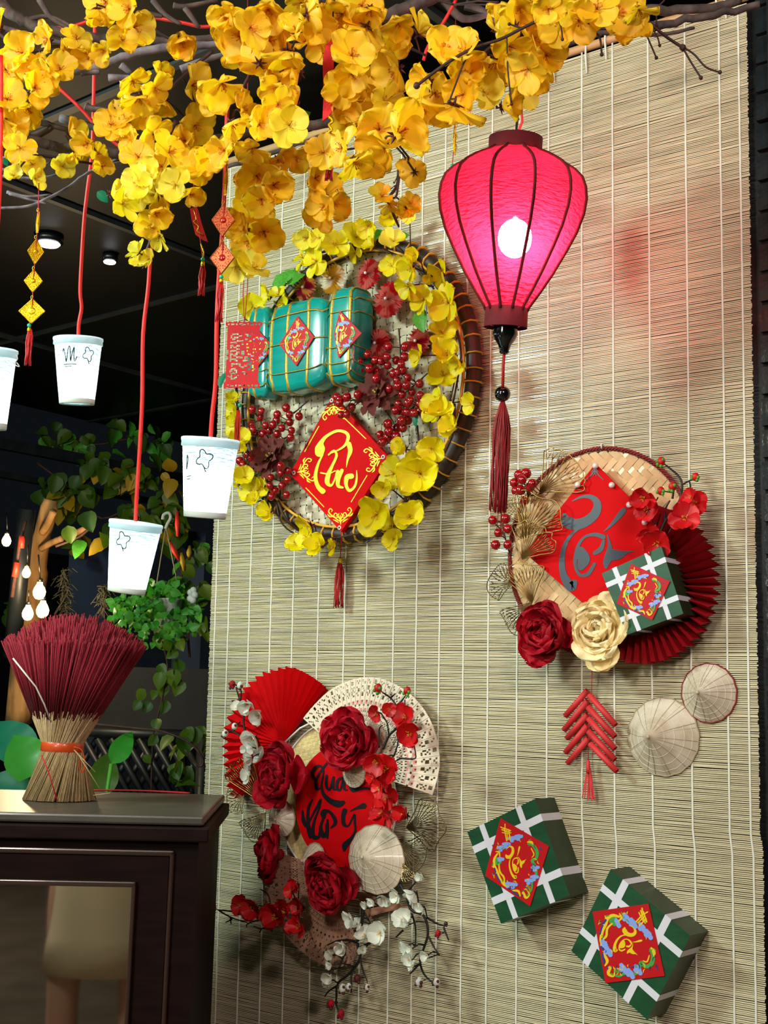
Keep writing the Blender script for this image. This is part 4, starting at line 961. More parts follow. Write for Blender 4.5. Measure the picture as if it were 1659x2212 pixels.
# peonies
def peony_petal(m, seed, w=.54):
    return petal_mesh(m, w=w, cup=.55, curl=.30, ruf=.12, seed=seed, nu=10, nv=8, notch=.10)
PE_R = [peony_petal(m_peony, k) for k in range(4)]; PE_C = [peony_petal(m_cream, k) for k in range(4)]
def peony(label, K, x, y, r, s_, d, me, face=(0, -1, .1), squash=1.0, seed=1, group='crimson peonies', core=m_peony):
    c = W(*K(x, y), d); R = r / s_ * TW(*K(x, y), d) / FPX; th = thing('peony', label, 'flower', c, group); rg = random.Random(seed); n = 50
    MB().sphere(c, R * .22, 10, 7).build('flower_heart', core, th)
    for k in range(n):
        f_ = (k + .5) / n; a = k * 2.39996; L = R * (.42 + .62 * (1 - f_) ** .75) * rg.uniform(.82, 1.12); op = .0 + 1.22 * f_ ** .85 + rg.uniform(-.25, .25)
        b = basis_of(c, Vector(face), L * 1.04, a, xdir=(1, 0, 0)) @ Matrix.Translation((0, .03 + .10 * (1 - f_), .05 * f_)) @ Matrix.Rotation(op, 4, 'X') @ Matrix.Rotation(rg.uniform(-.25, .25), 4, 'Y')
        place(rg.choice(me), 'petal', th, b)
    return th
peony('crimson peony at the lower left of the herringbone tray', c6, 455, 1250, 195, 2.9105, .05, PE_R, seed=3)
peony('cream yellow peony beside the small green gift box', c6, 800, 1230, 215, 2.9105, .055, PE_C, seed=4, group='peonies of the herringbone tray', core=m_cream)
berries('short cluster of glossy red berries below the lantern tassel, upper one', WP(.03), [c6(*p) for p in [(310,240),(265,250),(235,300),(285,280),(350,305),(335,325),(275,345),(245,350),(302,410)]], 31, i6, [arcpx([(420,360),(330,380),(310,330),(280,270)], c6)], 'glossy berry clusters', mstem=m_twig, seed=8)
berries('glossy red berry cluster at the tip of the lantern tassel', WP(.03), [c6(*p) for p in [(100,535),(180,525),(195,590),(135,615),(118,690),(195,690)]], 30, i6, [arcpx([(210,760),(190,680),(160,610),(110,550)], c6), arcpx([(190,690),(165,580),(170,520)], c6)], 'glossy berry clusters', mstem=m_twig, seed=9)
# wire leaves
def wire_leaf(label, K, piv, ang, r, half, d, m=m_goldwire, n=9, stemto=None, seed=1, group='gold wire ginkgo leaves', wr=.0009):
    """fan-shaped openwork leaf: rim, radiating forked veins; drawn about piv in crop px"""
    rg = random.Random(seed); th = thing('wire_leaf', label, 'leaf', W(*K(*piv), d), group)
    def Q(rr, a, dd=0):
        k = 1 + .06 * math.sin(3 * a * 57 / 20); aa = math.radians(ang + a); return W(*K(piv[0] + math.cos(aa) * rr * r * k, piv[1] - math.sin(aa) * rr * r * k), d + dd + .012 * rr * rr * math.cos(math.radians(a)))
    rim = [Q(0, 0)] + [Q(.5, -half * .95), Q(.82, -half)] + [Q(1.0 - .10 * abs(a / half) ** 3, a) for a in [-half * .92 + 2 * half * .92 * k / 14 for k in range(15)]] + [Q(.82, half), Q(.5, half * .95), Q(0, 0)]
    MB().tube(smoothpts(rim, 2), wr * 1.2, 5).build('rim', m, th)
    for k in range(n):
        a = -half * .85 + 2 * half * .85 * k / (n - 1); a2 = a + rg.uniform(-3, 3); mb = MB()
        mb.tube([Q(0, 0), Q(.45, a * .8), Q(.72, a)], wr, 4); w_ = half * .85 / (n - 1)
        mb.tube([Q(.72, a), Q(.96 - .1 * abs(a / half) ** 3, a - w_ * .8)], wr * .8, 4); mb.tube([Q(.72, a), Q(.96 - .1 * abs(a / half) ** 3, a + w_ * .8)], wr * .8, 4); mb.tube([Q(.45, a * .8), Q(.85, a + w_ * .4)], wr * .8, 4)
        mb.build('vein', m, th)
    if stemto: MB().tube([Q(0, 0), W(*K(*stemto), d - .005)], wr * 1.6, 5).build('stem', m, th)
    return th
m_ant = mat('darkened_wire', '6a5a3a', .4, metal=.7)
wire_leaf('gold wire leaf at the top left of the herringbone tray', c6, (395, 360), 42, 300, 42, .035, stemto=(360, 390), seed=1)
wire_leaf('gold wire leaf below the upper berry cluster', c6, (280, 650), 56, 300, 44, .045, seed=2, n=13)
wire_leaf('small gold mesh leaf behind the berries', c6, (310, 560), 125, 190, 35, .04, seed=7)
wire_leaf('gold wire leaf overlapping the left corner of the red card', c6, (285, 780), 60, 240, 48, .055, seed=3, n=12)
wire_leaf('dark wire leaf hanging off the tray at far left', c6, (220, 935), 170, 150, 62, .04, m_ant, seed=4, n=8)
wire_leaf('gold wire leaf pointing up beside the crimson peony', c6, (345, 1060), 103, 260, 34, .035, seed=5, n=10)
wire_leaf('dark wire leaf drooping left of the crimson peony', c6, (345, 1050), 228, 220, 34, .035, m_ant, seed=6, n=10)
# red blossoms and black twigs
tw = [[(1150,625),(1190,530),(1260,450),(1290,330),(1270,260),(1190,190)], [(1290,310),(1330,290),(1370,270)], [(1150,625),(1110,520),(1110,450),(1140,390)], [(1200,650),(1215,600),(1245,560)], [(1290,430),(1340,340),(1335,290)], [(1180,560),(1185,470),(1215,410)], [(1230,400),(1240,340)]]
spray('red_blossom_twig', 'red blossom twig with black stems at the right of the herringbone tray', 'flower', 'red blossom twigs', WP(.045), [arcpx(t_, c6) for t_ in tw], cv(c6, [(1050,400,85),(1075,470,80),(1370,430,85),(1310,520,95),(1130,680,100),(1080,630,70),(1350,390,60)]), KR, i6, m_twig_b, rad=.0032, face=NRM, jit=.5, seed=11,
      buds=[(*c6(1160,165), 28, m_red_pet), (*c6(1375,262), 26, m_red_pet), (*c6(1230,322), 28, m_red_pet), (*c6(1158,350), 26, m_red_pet)])

# ================================================================== FIRECRACKER STRING
fk = thing('firecracker_string', 'string of ten red paper firecracker tubes with a tassel', 'decoration', W(*c9(355, 145), .02))
MB().tube([W(*c9(357, 130), .03), W(*c9(352, 350), .022), W(*c9(330, 700), .02), W(*c9(327, 890), .018)], .0009, 4).build('thread', m_redthread, fk)
for i, (a, b) in enumerate([((322,330),(148,530)),((322,410),(138,640)),((322,515),(160,705)),((322,600),(150,815)),((330,700),(166,898)),((335,365),(540,600)),((325,460),(535,690)),((328,548),(535,785)),((328,648),(535,870)),((342,745),(550,960))]):
    d = .016 if i < 5 else .027; p0 = W(*c9(*a), d); p1 = W(*c9(*b), d); ax = p1 - p0; L = ax.length; r = .0056
    mb = MB(); mb.lathe([(r * .86, .004), (r * .86, 0), (r, 0), (r, L), (r * .86, L), (r * .86, L - .02)], p0, ax, 16, close=False); tb = mb.build('paper_tube', m_fire, fk)
    mb = MB(); mb.lathe([(r * .84, .004), (0.0001, .004)], p0, ax, 12, close=False); mb.lathe([(r * .84, L - .015), (0.0001, L - .015)], p0, ax, 12, close=False); mb.build('tube_core', m_firein, tb)
p = W(*c9(327, 885), .018)
mb = MB(); mb.lathe([(.001, .004), (.0035, 0), (.0042, -.012), (.004, -.02)], p, (0, 0, 1), 10); mb.build('tassel_cap', m_fire, fk)
rg = random.Random(2); mb = MB()
for k in range(12):
    a = rg.uniform(-1, 1); mb.frame(p + Vector((a * .002, rg.uniform(-.002, .002), -.012)), Vector((a * .011, rg.uniform(-.003, .003), -.052 - rg.uniform(0, .004))), (.0022, 0, 0), (0, .0006, 0))
mb.build('tassel_strip', m_fire, fk, False)

# ================================================================== PALM HATS
def hat(label, K, cpx, r, s_, h, nrm=(0, -1, 0), d=.004, rimm=m_redrim, group='small conical palm hats', seed=1, apex=(0, 0), sx=1.0):
    c = W(*K(*cpx), d); R = r / s_ * TW(*K(*cpx), d) / FPX; n = Vector(nrm).normalized(); th = thing('conical_hat', label, 'hat', c, group)
    a_ = n.orthogonal().normalized(); b_ = n.cross(a_); rg = random.Random(seed); N_ = 48
    def P(q, k, o=0): # k 0 apex .. 1 rim
        w = 1 + .012 * math.sin(q * 16) * k; return c + (a_ * math.cos(q) * sx + b_ * math.sin(q)) * R * k * w + n * (h * (1 - k) + o) + n * (.004 if k < .02 else 0)
    mb = MB(); mb.grid(lambda u, v: P(2 * PI * u, .01 + .99 * v), N_, 7); mb.grid(lambda u, v: P(-2 * PI * u, .01 + .99 * v, -.0012), N_, 3); mb.build('palm_cone', m_hat, th)
    MB().tube([P(2 * PI * k / 60, 1.0) for k in range(61)], .0016, 5, cap=False).build('rim', rimm, th)
    for k in (.32, .52, .72, .88): MB().tube([P(2 * PI * q / 60, k, .0004) for q in range(61)], .00035, 4, cap=False).build('hoop_stitch', m_hatrib, th)
    for k in range(22):
        q = 2 * PI * k / 22 + rg.uniform(-.12, .12); MB().tube([P(q, .03, .0004), P(q + .05, .5, .0004), P(q + .05 * rg.uniform(-1, 1), .99, .0004)], .00035, 4).build('rib', m_hatrib_d if k % 3 else m_hatrib, th)
    mb = MB(); mb.sphere(c + n * (h + .001), .0035, 8, 5); mb.build('tip', m_hat, th)
    return th
hat('larger palm hat with a plain rim right of the firecrackers', c9, (910, 690), 300, 3.6065, .055, rimm=m_hatrib_d, seed=1)
hat('smaller palm hat edged in red at the far right', c9, (1267, 350), 228, 3.6065, .044, rimm=m_redrim, seed=2)

green_box('green gift box under the firecrackers, its dark side to the right', [(72,238),(430,62),(612,572),(250,722)], c10, .068, .066, [(247,165),(503,313),(403,630),(165,468)])
green_box('lowest green gift box, standing on a corner at the bottom right', [(828,435),(1250,785),(1020,1228),(620,865)], c10, .070, .068, [(1028,616),(1113,997),(800,1035),(733,658)], bu=(.2, .73), bv=(.22, .74))

# ================================================================== THIRD WREATH (lower left)
i7 = 1 / 3.072; i8 = 1 / 2.9625
c_d = W(*c7(880, 950), .01); R_d = 168 * TW(*c7(880, 950), .01) / FPX
sd = thing('straw_disc', 'round straw mat backing the lower left wreath', 'mat', (c_d.x, -.01, c_d.z - R_d))
weave(sd, (c_d.x, c_d.z), R_d, .012, 40, .25, lambda i, j: (i + j) % 2 == 0, [m_straw], amp=.0008, gap=.97)
MB().tube(ring_pts((c_d.x, c_d.z), R_d, .014), .0022, 5, cap=False).build('rim', m_cordwhite, sd)
# red accordion fan
fa = W(*c7(525, 578), .025); fv = thing('pleated_paper_fan', 'bright red accordion fan fully open at the top left', 'fan', fa)
rad3 = .176; ctr3 = Vector((-1.939, -.03, 1.306)); edge = [(830,212),(790,170),(700,110),(600,70),(500,85),(400,120),(310,190),(245,270),(200,370),(165,500),(160,620),(170,740),(195,880),(245,940)]
ep = smoothpts([W(*c7(*p), .03) for p in edge], 4); k_ = 0; V = []; Fc = []
for i, e in enumerate(ep):
    dd = -.016 if i % 2 else .0; V += [fa + (e - fa) * .04, fa.lerp(e, .5) + Vector((0, dd * .6, 0)), Vector((e.x, e.y + dd, e.z)) + (e - fa).normalized() * (.003 if i % 2 else -.002)]
for i in range(len(ep) - 1): Fc += [(3 * i, 3 * i + 1, 3 * i + 4, 3 * i + 3), (3 * i + 1, 3 * i + 2, 3 * i + 5, 3 * i + 4)]
MB().add(V, Fc).build('pleated_paper', m_redpaper, fv, False)
MB().tube([fa, W(*c7(640, 470), .03), W(*c7(700, 440), .03)], .0022, 5).build('edge_stick', m_cordwhite, fv)
# pierced wooden fans
def lace_fan(label, piv, edge, K, d, nb, m, mp, r0=.22, cols=5, rows=34, seed=0, sub=4, dens=True, group='pierced wooden fans'):
    P0 = W(*K(*piv), d); ep = smoothpts([W(*K(*p), d) for p in edge], 8); th = thing('pierced_fan', label, 'fan', P0, group)
    L = [0]
    for i in range(1, len(ep)):
        a = (ep[i - 1] - P0); b = (ep[i] - P0); L.append(L[-1] + a.angle(b))
    def at(s_):
        s_ *= L[-1]
        for i in range(1, len(L)):
            if L[i] >= s_ or i == len(L) - 1:
                k = (s_ - L[i - 1]) / max(1e-9, L[i] - L[i - 1]); return ep[i - 1].lerp(ep[i], k)
    for b in range(nb):
        e0 = at(b / nb); e1 = at((b + 1) / nb + .002); mb = MB(); V = []; Fc = []; mi = []
        for r in range(rows + 1):
            v = r0 + (1 - r0) * r / rows
            for c in range(cols + 1):
                q = P0 + (e0.lerp(e1, c / cols) - P0) * v; V.append(q + Vector((0, -.0007 * b / 3 - .0012 * c / cols, 0)))
        for r in range(rows):
            f_ = r / rows
            for c in range(cols):
                hole = False; pr = 0; mid = 0 < c < cols - 1
                if .70 < f_ < .96: hole = mid and ((r * 7 + c * 5 + b * 3) % 4 == 0 or (r + c) % 3 == 0) and r % 6 != 0
                elif .50 < f_ < .66: pr = 1 if mid and (r % 5 in (1, 2, 3)) else 0; hole = (r % 5 == 0 and c in (0, cols - 1)) or (pr and r % 5 == 2 and c == cols // 2)
                elif .34 < f_ <= .50: hole = mid and (r + c) % 2 == 0 and r % 4 != 0
                elif .2 < f_ <= .34: hole = (c == cols // 2) and r % 2 == 0
                if hole and dens: continue
                a = r * (cols + 1) + c; Fc.append((a, a + 1, a + cols + 2, a + cols + 1)); mi.append(pr)
        n0 = len(V); V2 = [p + Vector((0, .0009, 0)) for p in V]
        mb.v = [tuple(p) for p in V + V2]; mb.f = Fc + [tuple(x + n0 for x in q[::-1]) for q in Fc]; mb.m = mi + [0] * len(Fc)
        mb.build('fan_blade', [m, mp], th, False)
    return th
lace_fan('cream pierced wooden fan with a pink flower band, upper right of the wreath', (1005, 728), [(660,405),(740,310),(850,212),(985,150),(1120,130),(1250,165),(1370,235),(1470,340),(1535,460),(1572,600),(1578,740),(1535,908)], c7, .035, 31, m_fanwood, m_fanpink)
lace_fan('rosy brown pierced wooden fan spreading out below the wreath', (860, 300), [(372,150),(385,420),(440,600),(590,775),(700,860),(810,910),(930,900),(1010,830)], c8, .03, 24, m_fantan, m_fantan, dens=True)
lace_fan('small brown wooden fan tucked under the white blossoms', (960, 420), [(1050,600),(1180,560),(1330,535)], c8, .022, 6, m_fantan, m_fantan, dens=False, r0=.1)
# red disc with lettering
tdc = W(*c7(905, 985), .04); tR = 128 * TW(*c7(905, 985), .04) / FPX
td = thing('red_text_disc', 'red round card with black three-word brush lettering', 'card', (tdc.x, -.04, tdc.z))
MB().lathe([(tR, 0), (tR, .004), (.0001, .004)], (tdc.x, -.038, tdc.z), NRM, 48).build('panel', m_redpaper, td, False)
XU = [[(730,802,20),(722,765,24),(745,728,22),(775,722,15),(792,748,11),(789,800,11),(781,855,14),(795,908,22),(838,952,34),(893,972,46),(925,962,24)], [(828,690,12),(798,725,14),(758,785,15),(741,838,18),(752,874,18),(776,864,7)],
      [(815,785,16),(812,850,18),(835,878,12),(858,800,14)], [(860,795,14),(858,868,16),(880,878,8)], [(925,795,12),(890,815,18),(882,865,18),(905,878,12),(928,800,14),(930,870,16),(950,880,8)],
      [(975,855,24),(990,878,30),(1040,872,14),(1080,868,16),(1130,882,4)], [(968,790,14),(965,850,16)],
      [(655,1020,10),(660,1080,24),(675,1120,16)], [(720,945,10),(695,1000,18),(690,1080,22),(697,1150,26),(705,1195,14)], [(690,1110,8),(730,1030,14),(765,965,18),(775,945,14),(765,1000,12),(735,1080,16),(722,1150,24),(728,1190,30),(762,1190,20),(775,1130,12),(790,1080,14)],
      [(790,1075,14),(775,1130,22),(790,1180,34),(812,1170,20),(815,1100,14),(818,1200,8)], [(795,1060,24),(795,1030,42),(828,1022,18),(862,1060,22),(872,1100,22),(845,1130,12)], [(820,1080,14),(822,1140,16),(820,1200,10)],
      [(935,1018,34),(925,1060,26),(930,1108,24),(958,1118,12),(985,1070,12),(1000,1045,14),(1002,1100,14),(1005,1150,14),(980,1200,22),(940,1245,42),(932,1280,18)], [(972,1020,5),(1020,998,18),(1060,985,38)]]
mb = MB()
for s_ in XU: mb.brush(c7, s_, .0425, .0008)
mb.build('brush_lettering', m_ink, td, False)
hat('tiny palm hat peeping out under the top peony', c7, (1000, 765), 95, 3.072, .02, d=.052, seed=3, rimm=m_hatrib_d)
hat('pinkish palm hat half hidden between the two left peonies', c7, (520, 1070), 115, 3.072, .02, d=.045, seed=4, rimm=m_hatrib_d)
hat('small torn palm hat at the bottom of the lettering', c8, (705, 240), 115, 2.9625, .03, d=.05, seed=5, rimm=m_hatrib_d, nrm=(-.2, -1, .1))
hat('large white palm hat leaning on the lower right of the wreath', c8, (1105, 225), 222, 2.9625, .05, d=.055, seed=6, rimm=m_hatrib_d, nrm=(.1, -1, .15), sx=.9)
peony('crimson peony left of the black lettering', c7, 545, 790, 205, 3.072, .075, PE_R, seed=5, face=(-.15, -1, .1))
peony('deep crimson peony on top of the pierced fan', c7, 985, 575, 205, 3.072, .07, PE_R, seed=6, face=(.1, -1, .15))
peony('crimson peony at the left edge below the first one', c8, 480, 195, 175, 2.9625, .07, PE_R, seed=7, face=(-.75, -1, .0))
peony('crimson peony at the bottom centre of the wreath', c8, 840, 365, 200, 2.9625, .08, PE_R, seed=8, face=(0, -1, -.15))
wire_leaf('dark wire leaf at the far left of the lower wreath', c7, (265, 930), 205, 120, 62, .04, m_ant, seed=8, n=8)
wire_leaf('shiny copper wire leaf sweeping up from the left peony', c7, (412, 985), 126, 350, 20, .05, mat('copper_wire', '8c5c2c', .3, metal=.9), seed=9, n=8, wr=.0014)
wire_leaf('dark wire leaf pointing down beside the left peonies', c7, (412, 1030), 232, 200, 34, .04, m_ant, seed=10, n=11)
wire_leaf('dark wire leaf fanning out right of the palm hat', c7, (1345, 1130), 10, 250, 55, .04, m_ant, seed=11, n=14)
wire_leaf('dark wire leaf drooping behind the palm hat', c7, (1290, 1250), -25, 200, 50, .045, m_ant, seed=12, n=12)
wire_leaf('small shiny wire leaf at the lower edge of the palm hat', c8, (1270, 250), -65, 120, 26, .05, mat('bright_wire', 'c0a878', .2, metal=1.0), seed=13, n=6)
# red blossom twigs
tw = [[(1190,610),(1230,520),(1290,450),(1280,330),(1240,270),(1190,235)], [(1280,330),(1320,280),(1345,245)], [(1230,520),(1215,430),(1185,395)], [(1290,450),(1330,380),(1335,280)], [(1265,650),(1290,560),(1278,500)], [(1310,670),(1400,672),(1406,635)], [(1240,270),(1272,240)], [(1165,600),(1165,480),(1185,450)]]
spray('red_blossom_twig', 'red blossoms on black twigs over the right of the pierced fan', 'flower', 'red blossom twigs', WP(.07), [arcpx(t_, c7) for t_ in tw], cv(c7, [(1150,370,60),(1230,348,50),(1345,395,85),(1365,500,95),(1380,560,60),(1150,690,90),(1215,740,110),(1140,800,70)]), KR, i7, m_twig_b, rad=.0030, face=NRM, jit=.45, seed=12,
      buds=[(*c7(1158,205), 30, m_red_pet), (*c7(1350,222), 28, m_red_pet), (*c7(1250,335), 24, m_red_pet)])
spray('red_blossom_twig', 'column of red blossoms with yellow stamens right of the lettering', 'flower', 'red blossom twigs', WP(.065), [arcpx([(1160,830),(1200,930),(1240,1040),(1330,1060)], c7)], cv(c7, [(1215,935,90),(1195,1035,90),(1345,1050,95),(1170,870,70),(1250,1060,60)]), KR, i7, m_twig_b, rad=.003, face=NRM, jit=.4, seed=13)
tw = [[(600,545),(480,555),(400,560),(260,555),(170,557),(90,550)], [(400,610),(330,620),(280,640),(275,660)], [(430,650),(370,670),(320,655)], [(370,670),(358,695)], [(170,590),(175,640)], [(180,610),(140,630)], [(425,500),(410,450),(360,415)], [(440,610),(435,690)], [(100,555),(180,600),(280,630)]]
spray('red_blossom_twig', 'red blossom twig reaching out to the lower left', 'flower', 'red blossom twigs', WP(.05), [arcpx(t_, c8) for t_ in tw], cv(c8, [(240,520,65),(330,530,85),(300,560,60),(470,600,105),(630,540,75),(610,660,75),(600,390,60),(520,560,80),(560,430,50)]), KR, i8, m_twig_b, rad=.003, face=NRM, jit=.45, seed=14,
      buds=[(*c8(60,540), 24, m_red_pet)])
# white blossom twigs
tw = [[(1025,530),(1010,640),(985,760),(1000,860),(940,950),(860,1020),(850,1100),(850,1160),(875,1220)], [(1000,860),(1020,940),(1045,1000)], [(945,960),(945,1080)], [(860,1030),(800,1070),(775,1105)], [(985,750),(870,745),(790,775)], [(900,830),(870,920)], [(1000,790),(1060,760),(1090,750)], [(855,1140),(820,1150)], [(1030,570),(1070,640)], [(910,740),(960,745)]]
spray('white_blossom_twig', 'long white blossom twig hanging at the centre bottom', 'flower', 'white blossom twigs', WP(.05), [arcpx(t_, c8) for t_ in tw], cv(c8, [(950,600,60),(900,775,65),(1040,720,65),(1130,700,75),(820,840,45),(820,900,40),(800,970,45),(800,1010,40),(1020,810,35),(985,640,40)]), KW, i8, m_twig_b, rad=.0035, face=NRM, jit=.5, seed=15,
      buds=[(*c8(890,1052), 26, m_white_pet), (*c8(928,1040), 20, m_white_pet), (*c8(985,990), 24, m_calyx), (*c8(1048,1045), 20, m_white_pet), (*c8(815,1152), 24, m_peony), (*c8(880,1215), 24, m_peony)])
tw = [[(1255,380),(1300,470),(1330,550),(1410,590),(1435,700),(1400,820),(1385,880),(1410,960),(1470,1020)], [(1430,600),(1500,640),(1550,650)], [(1440,720),(1475,790),(1510,840)], [(1330,570),(1355,660),(1355,780)], [(1275,680),(1230,725)], [(1385,890),(1320,960)], [(1535,660),(1568,745)], [(1255,390),(1180,500),(1040,540)]]
spray('white_blossom_twig', 'white blossom twig curving down under the large palm hat', 'flower', 'white blossom twigs', WP(.05), [arcpx(t_, c8) for t_ in tw], cv(c8, [(1400,335,45),(1350,440,65),(1400,530,45),(1240,450,50),(1155,480,42),(1085,490,42),(1040,510,35),(1280,610,65),(1310,640,45),(1300,780,50),(1330,800,40),(1325,870,52),(1430,840,40),(1340,910,35),(1190,510,35)]), KW, i8, m_twig_b, rad=.0035, face=NRM, jit=.5, seed=16,
      buds=[(*c8(1380,1010), 26, m_white_pet), (*c8(1490,1012), 24, m_white_pet), (*c8(1500,700), 20, m_peony), (*c8(1550,640), 14, m_twig_b)])
tw = [[(400,650),(290,520),(265,440),(265,370),(240,290),(215,200)], [(270,540),(200,495),(160,490)], [(240,430),(205,460)], [(240,290),(250,240),(240,190)], [(190,290),(240,300)], [(290,520),(300,640),(320,760)]]
spray('white_blossom_twig', 'white blossom twig climbing in front of the red fan', 'flower', 'white blossom twigs', WP(.06), [arcpx(t_, c7) for t_ in tw], cv(c7, [(290,310,65),(222,338,42),(365,385,68),(335,530,78),(290,605,40),(320,660,52),(390,660,60),(310,720,40),(295,790,50),(320,600,40)]), KW, i7, m_twig_b, rad=.003, face=NRM, jit=.45, seed=17,
      buds=[(*c7(190,180), 24, m_peony), (*c7(242,186), 24, m_white_pet), (*c7(205,458), 22, m_white_pet), (*c7(142,506), 24, m_white_pet)])
# ================================================================== SILK LANTERN
tL = 2.3
la = A(1113, 322, tL); lb_ = A(1094, 672, tL); axl = (la - lb_).normalized(); pxl = tL / FPX
lt = thing('silk_lantern', 'large red silk lantern with dark ribs, lit from within', 'lantern', lb_)
def lp(ypx): return (la - lb_).length * (672 - ypx) / 350
prof = [(672, 44), (662, 48.5), (630, 70), (593, 93), (565, 108), (541, 121), (502, 140), (462, 153), (430, 157), (405, 154), (384, 146), (368, 130), (357, 113), (345, 92), (336, 72), (326, 57)]
prof = [(lp(y), r * pxl) for y, r in prof]
NR = 11; a_l = axl.orthogonal().normalized(); b_l = axl.cross(a_l)
tc_ = (cam_c - lb_); a0l = math.atan2(tc_.dot(b_l), tc_.dot(a_l)) + math.radians(16)
def lpt(i, a, k=1.0): h, r = prof[i]; return lb_ + axl * h + (a_l * math.cos(a) + b_l * math.sin(a)) * r * k
for k in range(NR):
    A0 = a0l + 2 * PI * k / NR; A1 = a0l + 2 * PI * (k + 1) / NR; mb = MB(); n = len(prof)
    V = [lpt(i, A0).lerp(lpt(i, A1), u / 4) + (lpt(i, (A0 + A1) / 2) - lb_ - axl * prof[i][0]) * (-.035 * math.sin(PI * u / 4)) for i in range(n) for u in range(5)]
    mb.add(V, [(i * 5 + u, i * 5 + u + 1, (i + 1) * 5 + u + 1, (i + 1) * 5 + u) for i in range(n - 1) for u in range(4)]); mb.build('silk_panel', m_silk, lt)
    MB().tube([lpt(i, A0, 1.008) for i in range(n)], .0032, 6).build('rib', m_maroon, lt)
MB().lathe([(.0475, lp(333)), (.0478, lp(298)), (.045, lp(296)), (.043, lp(300)), (.043, lp(333))], lb_, axl, 36, close=False).build('top_collar', m_maroon, lt)
cb_ = MB().lathe([(.0385, lp(708)), (.038, lp(666)), (.035, lp(664)), (.035, lp(708))], lb_, axl, 36, close=False).build('bottom_collar', m_maroon, lt)
MB().lathe([(.035, lp(700)), (.0001, lp(700))], lb_, axl, 24, close=False).build('bottom_disc', m_lacq, lt)
MB().lathe([(.021, lp(700)), (.0225, lp(708)), (.0215, lp(713)), (.023, lp(722)), (.0185, lp(734)), (.012, lp(745)), (.0085, lp(757)), (.009, lp(761)), (.006, lp(765))], lb_, axl, 28).build('finial', m_lacq, lt)
bp_ = A(1112, 515, tL - .03)
MB().sphere(bp_, .030, 16, 10, sq=(1, 1, 1.15)).build('bulb', m_bulb, lt)
MB().tube([bp_ + axl * .03, lb_ + axl * lp(300)], .006, 8).build('bulb_holder', m_lacq, lt)
tp = lb_ + axl * lp(300)
MB().tube([tp, A(1120, 215, tL), A(1121, 60, tL), A(1121, -40, tL)], .0022, 6).build('black_cord', m_black, lt)
MB().tube([tp, A(1128, 262, tL), A(1124, 215, tL), A(1110, 60, tL), A(1106, -40, tL)], .0026, 6, ).build('red_cord', m_redcord, lt)
q0 = lb_ + axl * lp(763)
MB().tube([q0, A(1087, 790, tL), A(1086, 838, tL)], .0028, 6).build('tassel_cord', m_redthread, lt)
bd = A(1085.5, 851, tL); MB().sphere(bd, .0145, 18, 12).build('wooden_bead', m_lacq, lt)
rg = random.Random(4); mb = MB(); top = A(1086, 868, tL)
for k in range(120):
    a = rg.uniform(0, 2 * PI); q = math.sqrt(rg.random()); yend = 1108 - 40 * rg.random() ** 2 if k > 3 else 1148
    pts = []
    for j in range(8):
        v = j / 7; c_ = A(1086 - 10 * v, 868 + (yend - 868) * v, tL); rr = (.003 + .0125 * min(1, v * 4) ** .7) * q
        pts.append(c_ + Vector((math.cos(a) * rr + .0012 * math.sin(v * 9 + k), math.sin(a) * rr, 0)))
    mb.tube(pts, .0009, 4)
o = mb.build('tassel', mat('tassel_silk', '7d0a10', .6, rnd='7d0a10', col2='a01018', scale=200), lt); o['kind'] = 'stuff'

# ================================================================== PAPER CUP LAMPS
def cup(label, top, bot, rt, rb, t, cord, logo, pw=1.0):
    """top/bot = centres of rim and base in the picture, rt/rb radii in px"""
    p1 = A(*top, t); p0 = A(*bot, t); ax = (p1 - p0); L = ax.length; ax.normalize(); k = t / FPX; R1, R0 = rt * k, rb * k
    th = thing('paper_cup_lamp', label, 'lamp', p0, 'paper cup lamps')
    MB().lathe([(R0 * .93, .006), (R0 * .94, 0), (R0, 0), (R1 * .955, L - .004)], p0, ax, 40, close=False).build('cup', m_cup, th)
    MB().lathe([(R0 * .90, .001), (R0 * .99, -.0015), (R0 * 1.012, .0), (R0 * 1.03, .0085), (R0 * .99, .0088)], p0, ax, 40, close=False).build('foot_ring', m_foot, th)
    MB().lathe([(.0001, .004), (R0 * .93, .0035)], p0, ax, 40, close=False).build('cup_base', m_cup, th)
    MB().lathe([(R1 * .95, L - .012), (R1 * .99, L - .011), (R1 * .985, L - .004), (R1 * 1.01, L - .002), (R1, L + .002), (R1 * .95, L + .003), (R1 * .6, L + .004), (.0001, L + .004)], p0, ax, 40, close=False).build('lid', m_plastic, th)
    lamp('cup_light', 'POINT', p0 + ax * L * .40, .62 * pw, (.72, .97, 1.0), .012)
    MB().tube(smoothpts([p1 - ax * .01] + [A(x, y, t) for x, y in cord], 4), .0035, 7).build('cord', m_redcord, th)
    # pen drawing around the wall of the cup
    tc = (cam_c - p0); tc = (tc - ax * tc.dot(ax)).normalized(); bb = ax.cross(tc); bb = bb if bb.dot(cam_r) > 0 else -bb
    def C_(u, v): a = u; r = R0 + (R1 * .955 - R0) * v + .0003; return p0 + ax * (L * v) + (tc * math.cos(a) + bb * math.sin(a)) * r
    mb = MB()
    if logo:
        for st in logo: mb.tube([C_(*q) for q in smoothpts([(u, v, 0) for u, v in st], 3) and [(s_.x, s_.y) for s_ in smoothpts([(u, v, 0) for u, v in st], 3)]], .0009, 4)
        mb.build('pen_drawing', m_ink2d, th)
m_ink2d = mat('faded_teal_ink', '0c2a33', .8)
def clover(u0, v0, su, sv): return [[(u0 + su * (1 + .28 * math.sin(4 * a)) * math.cos(a), v0 + sv * (1 + .28 * math.sin(4 * a)) * math.sin(a)) for a in [2 * PI * k / 24 for k in range(25)]], [(u0, v0 - sv), (u0 + su * .3, v0 - sv * 1.6)]]
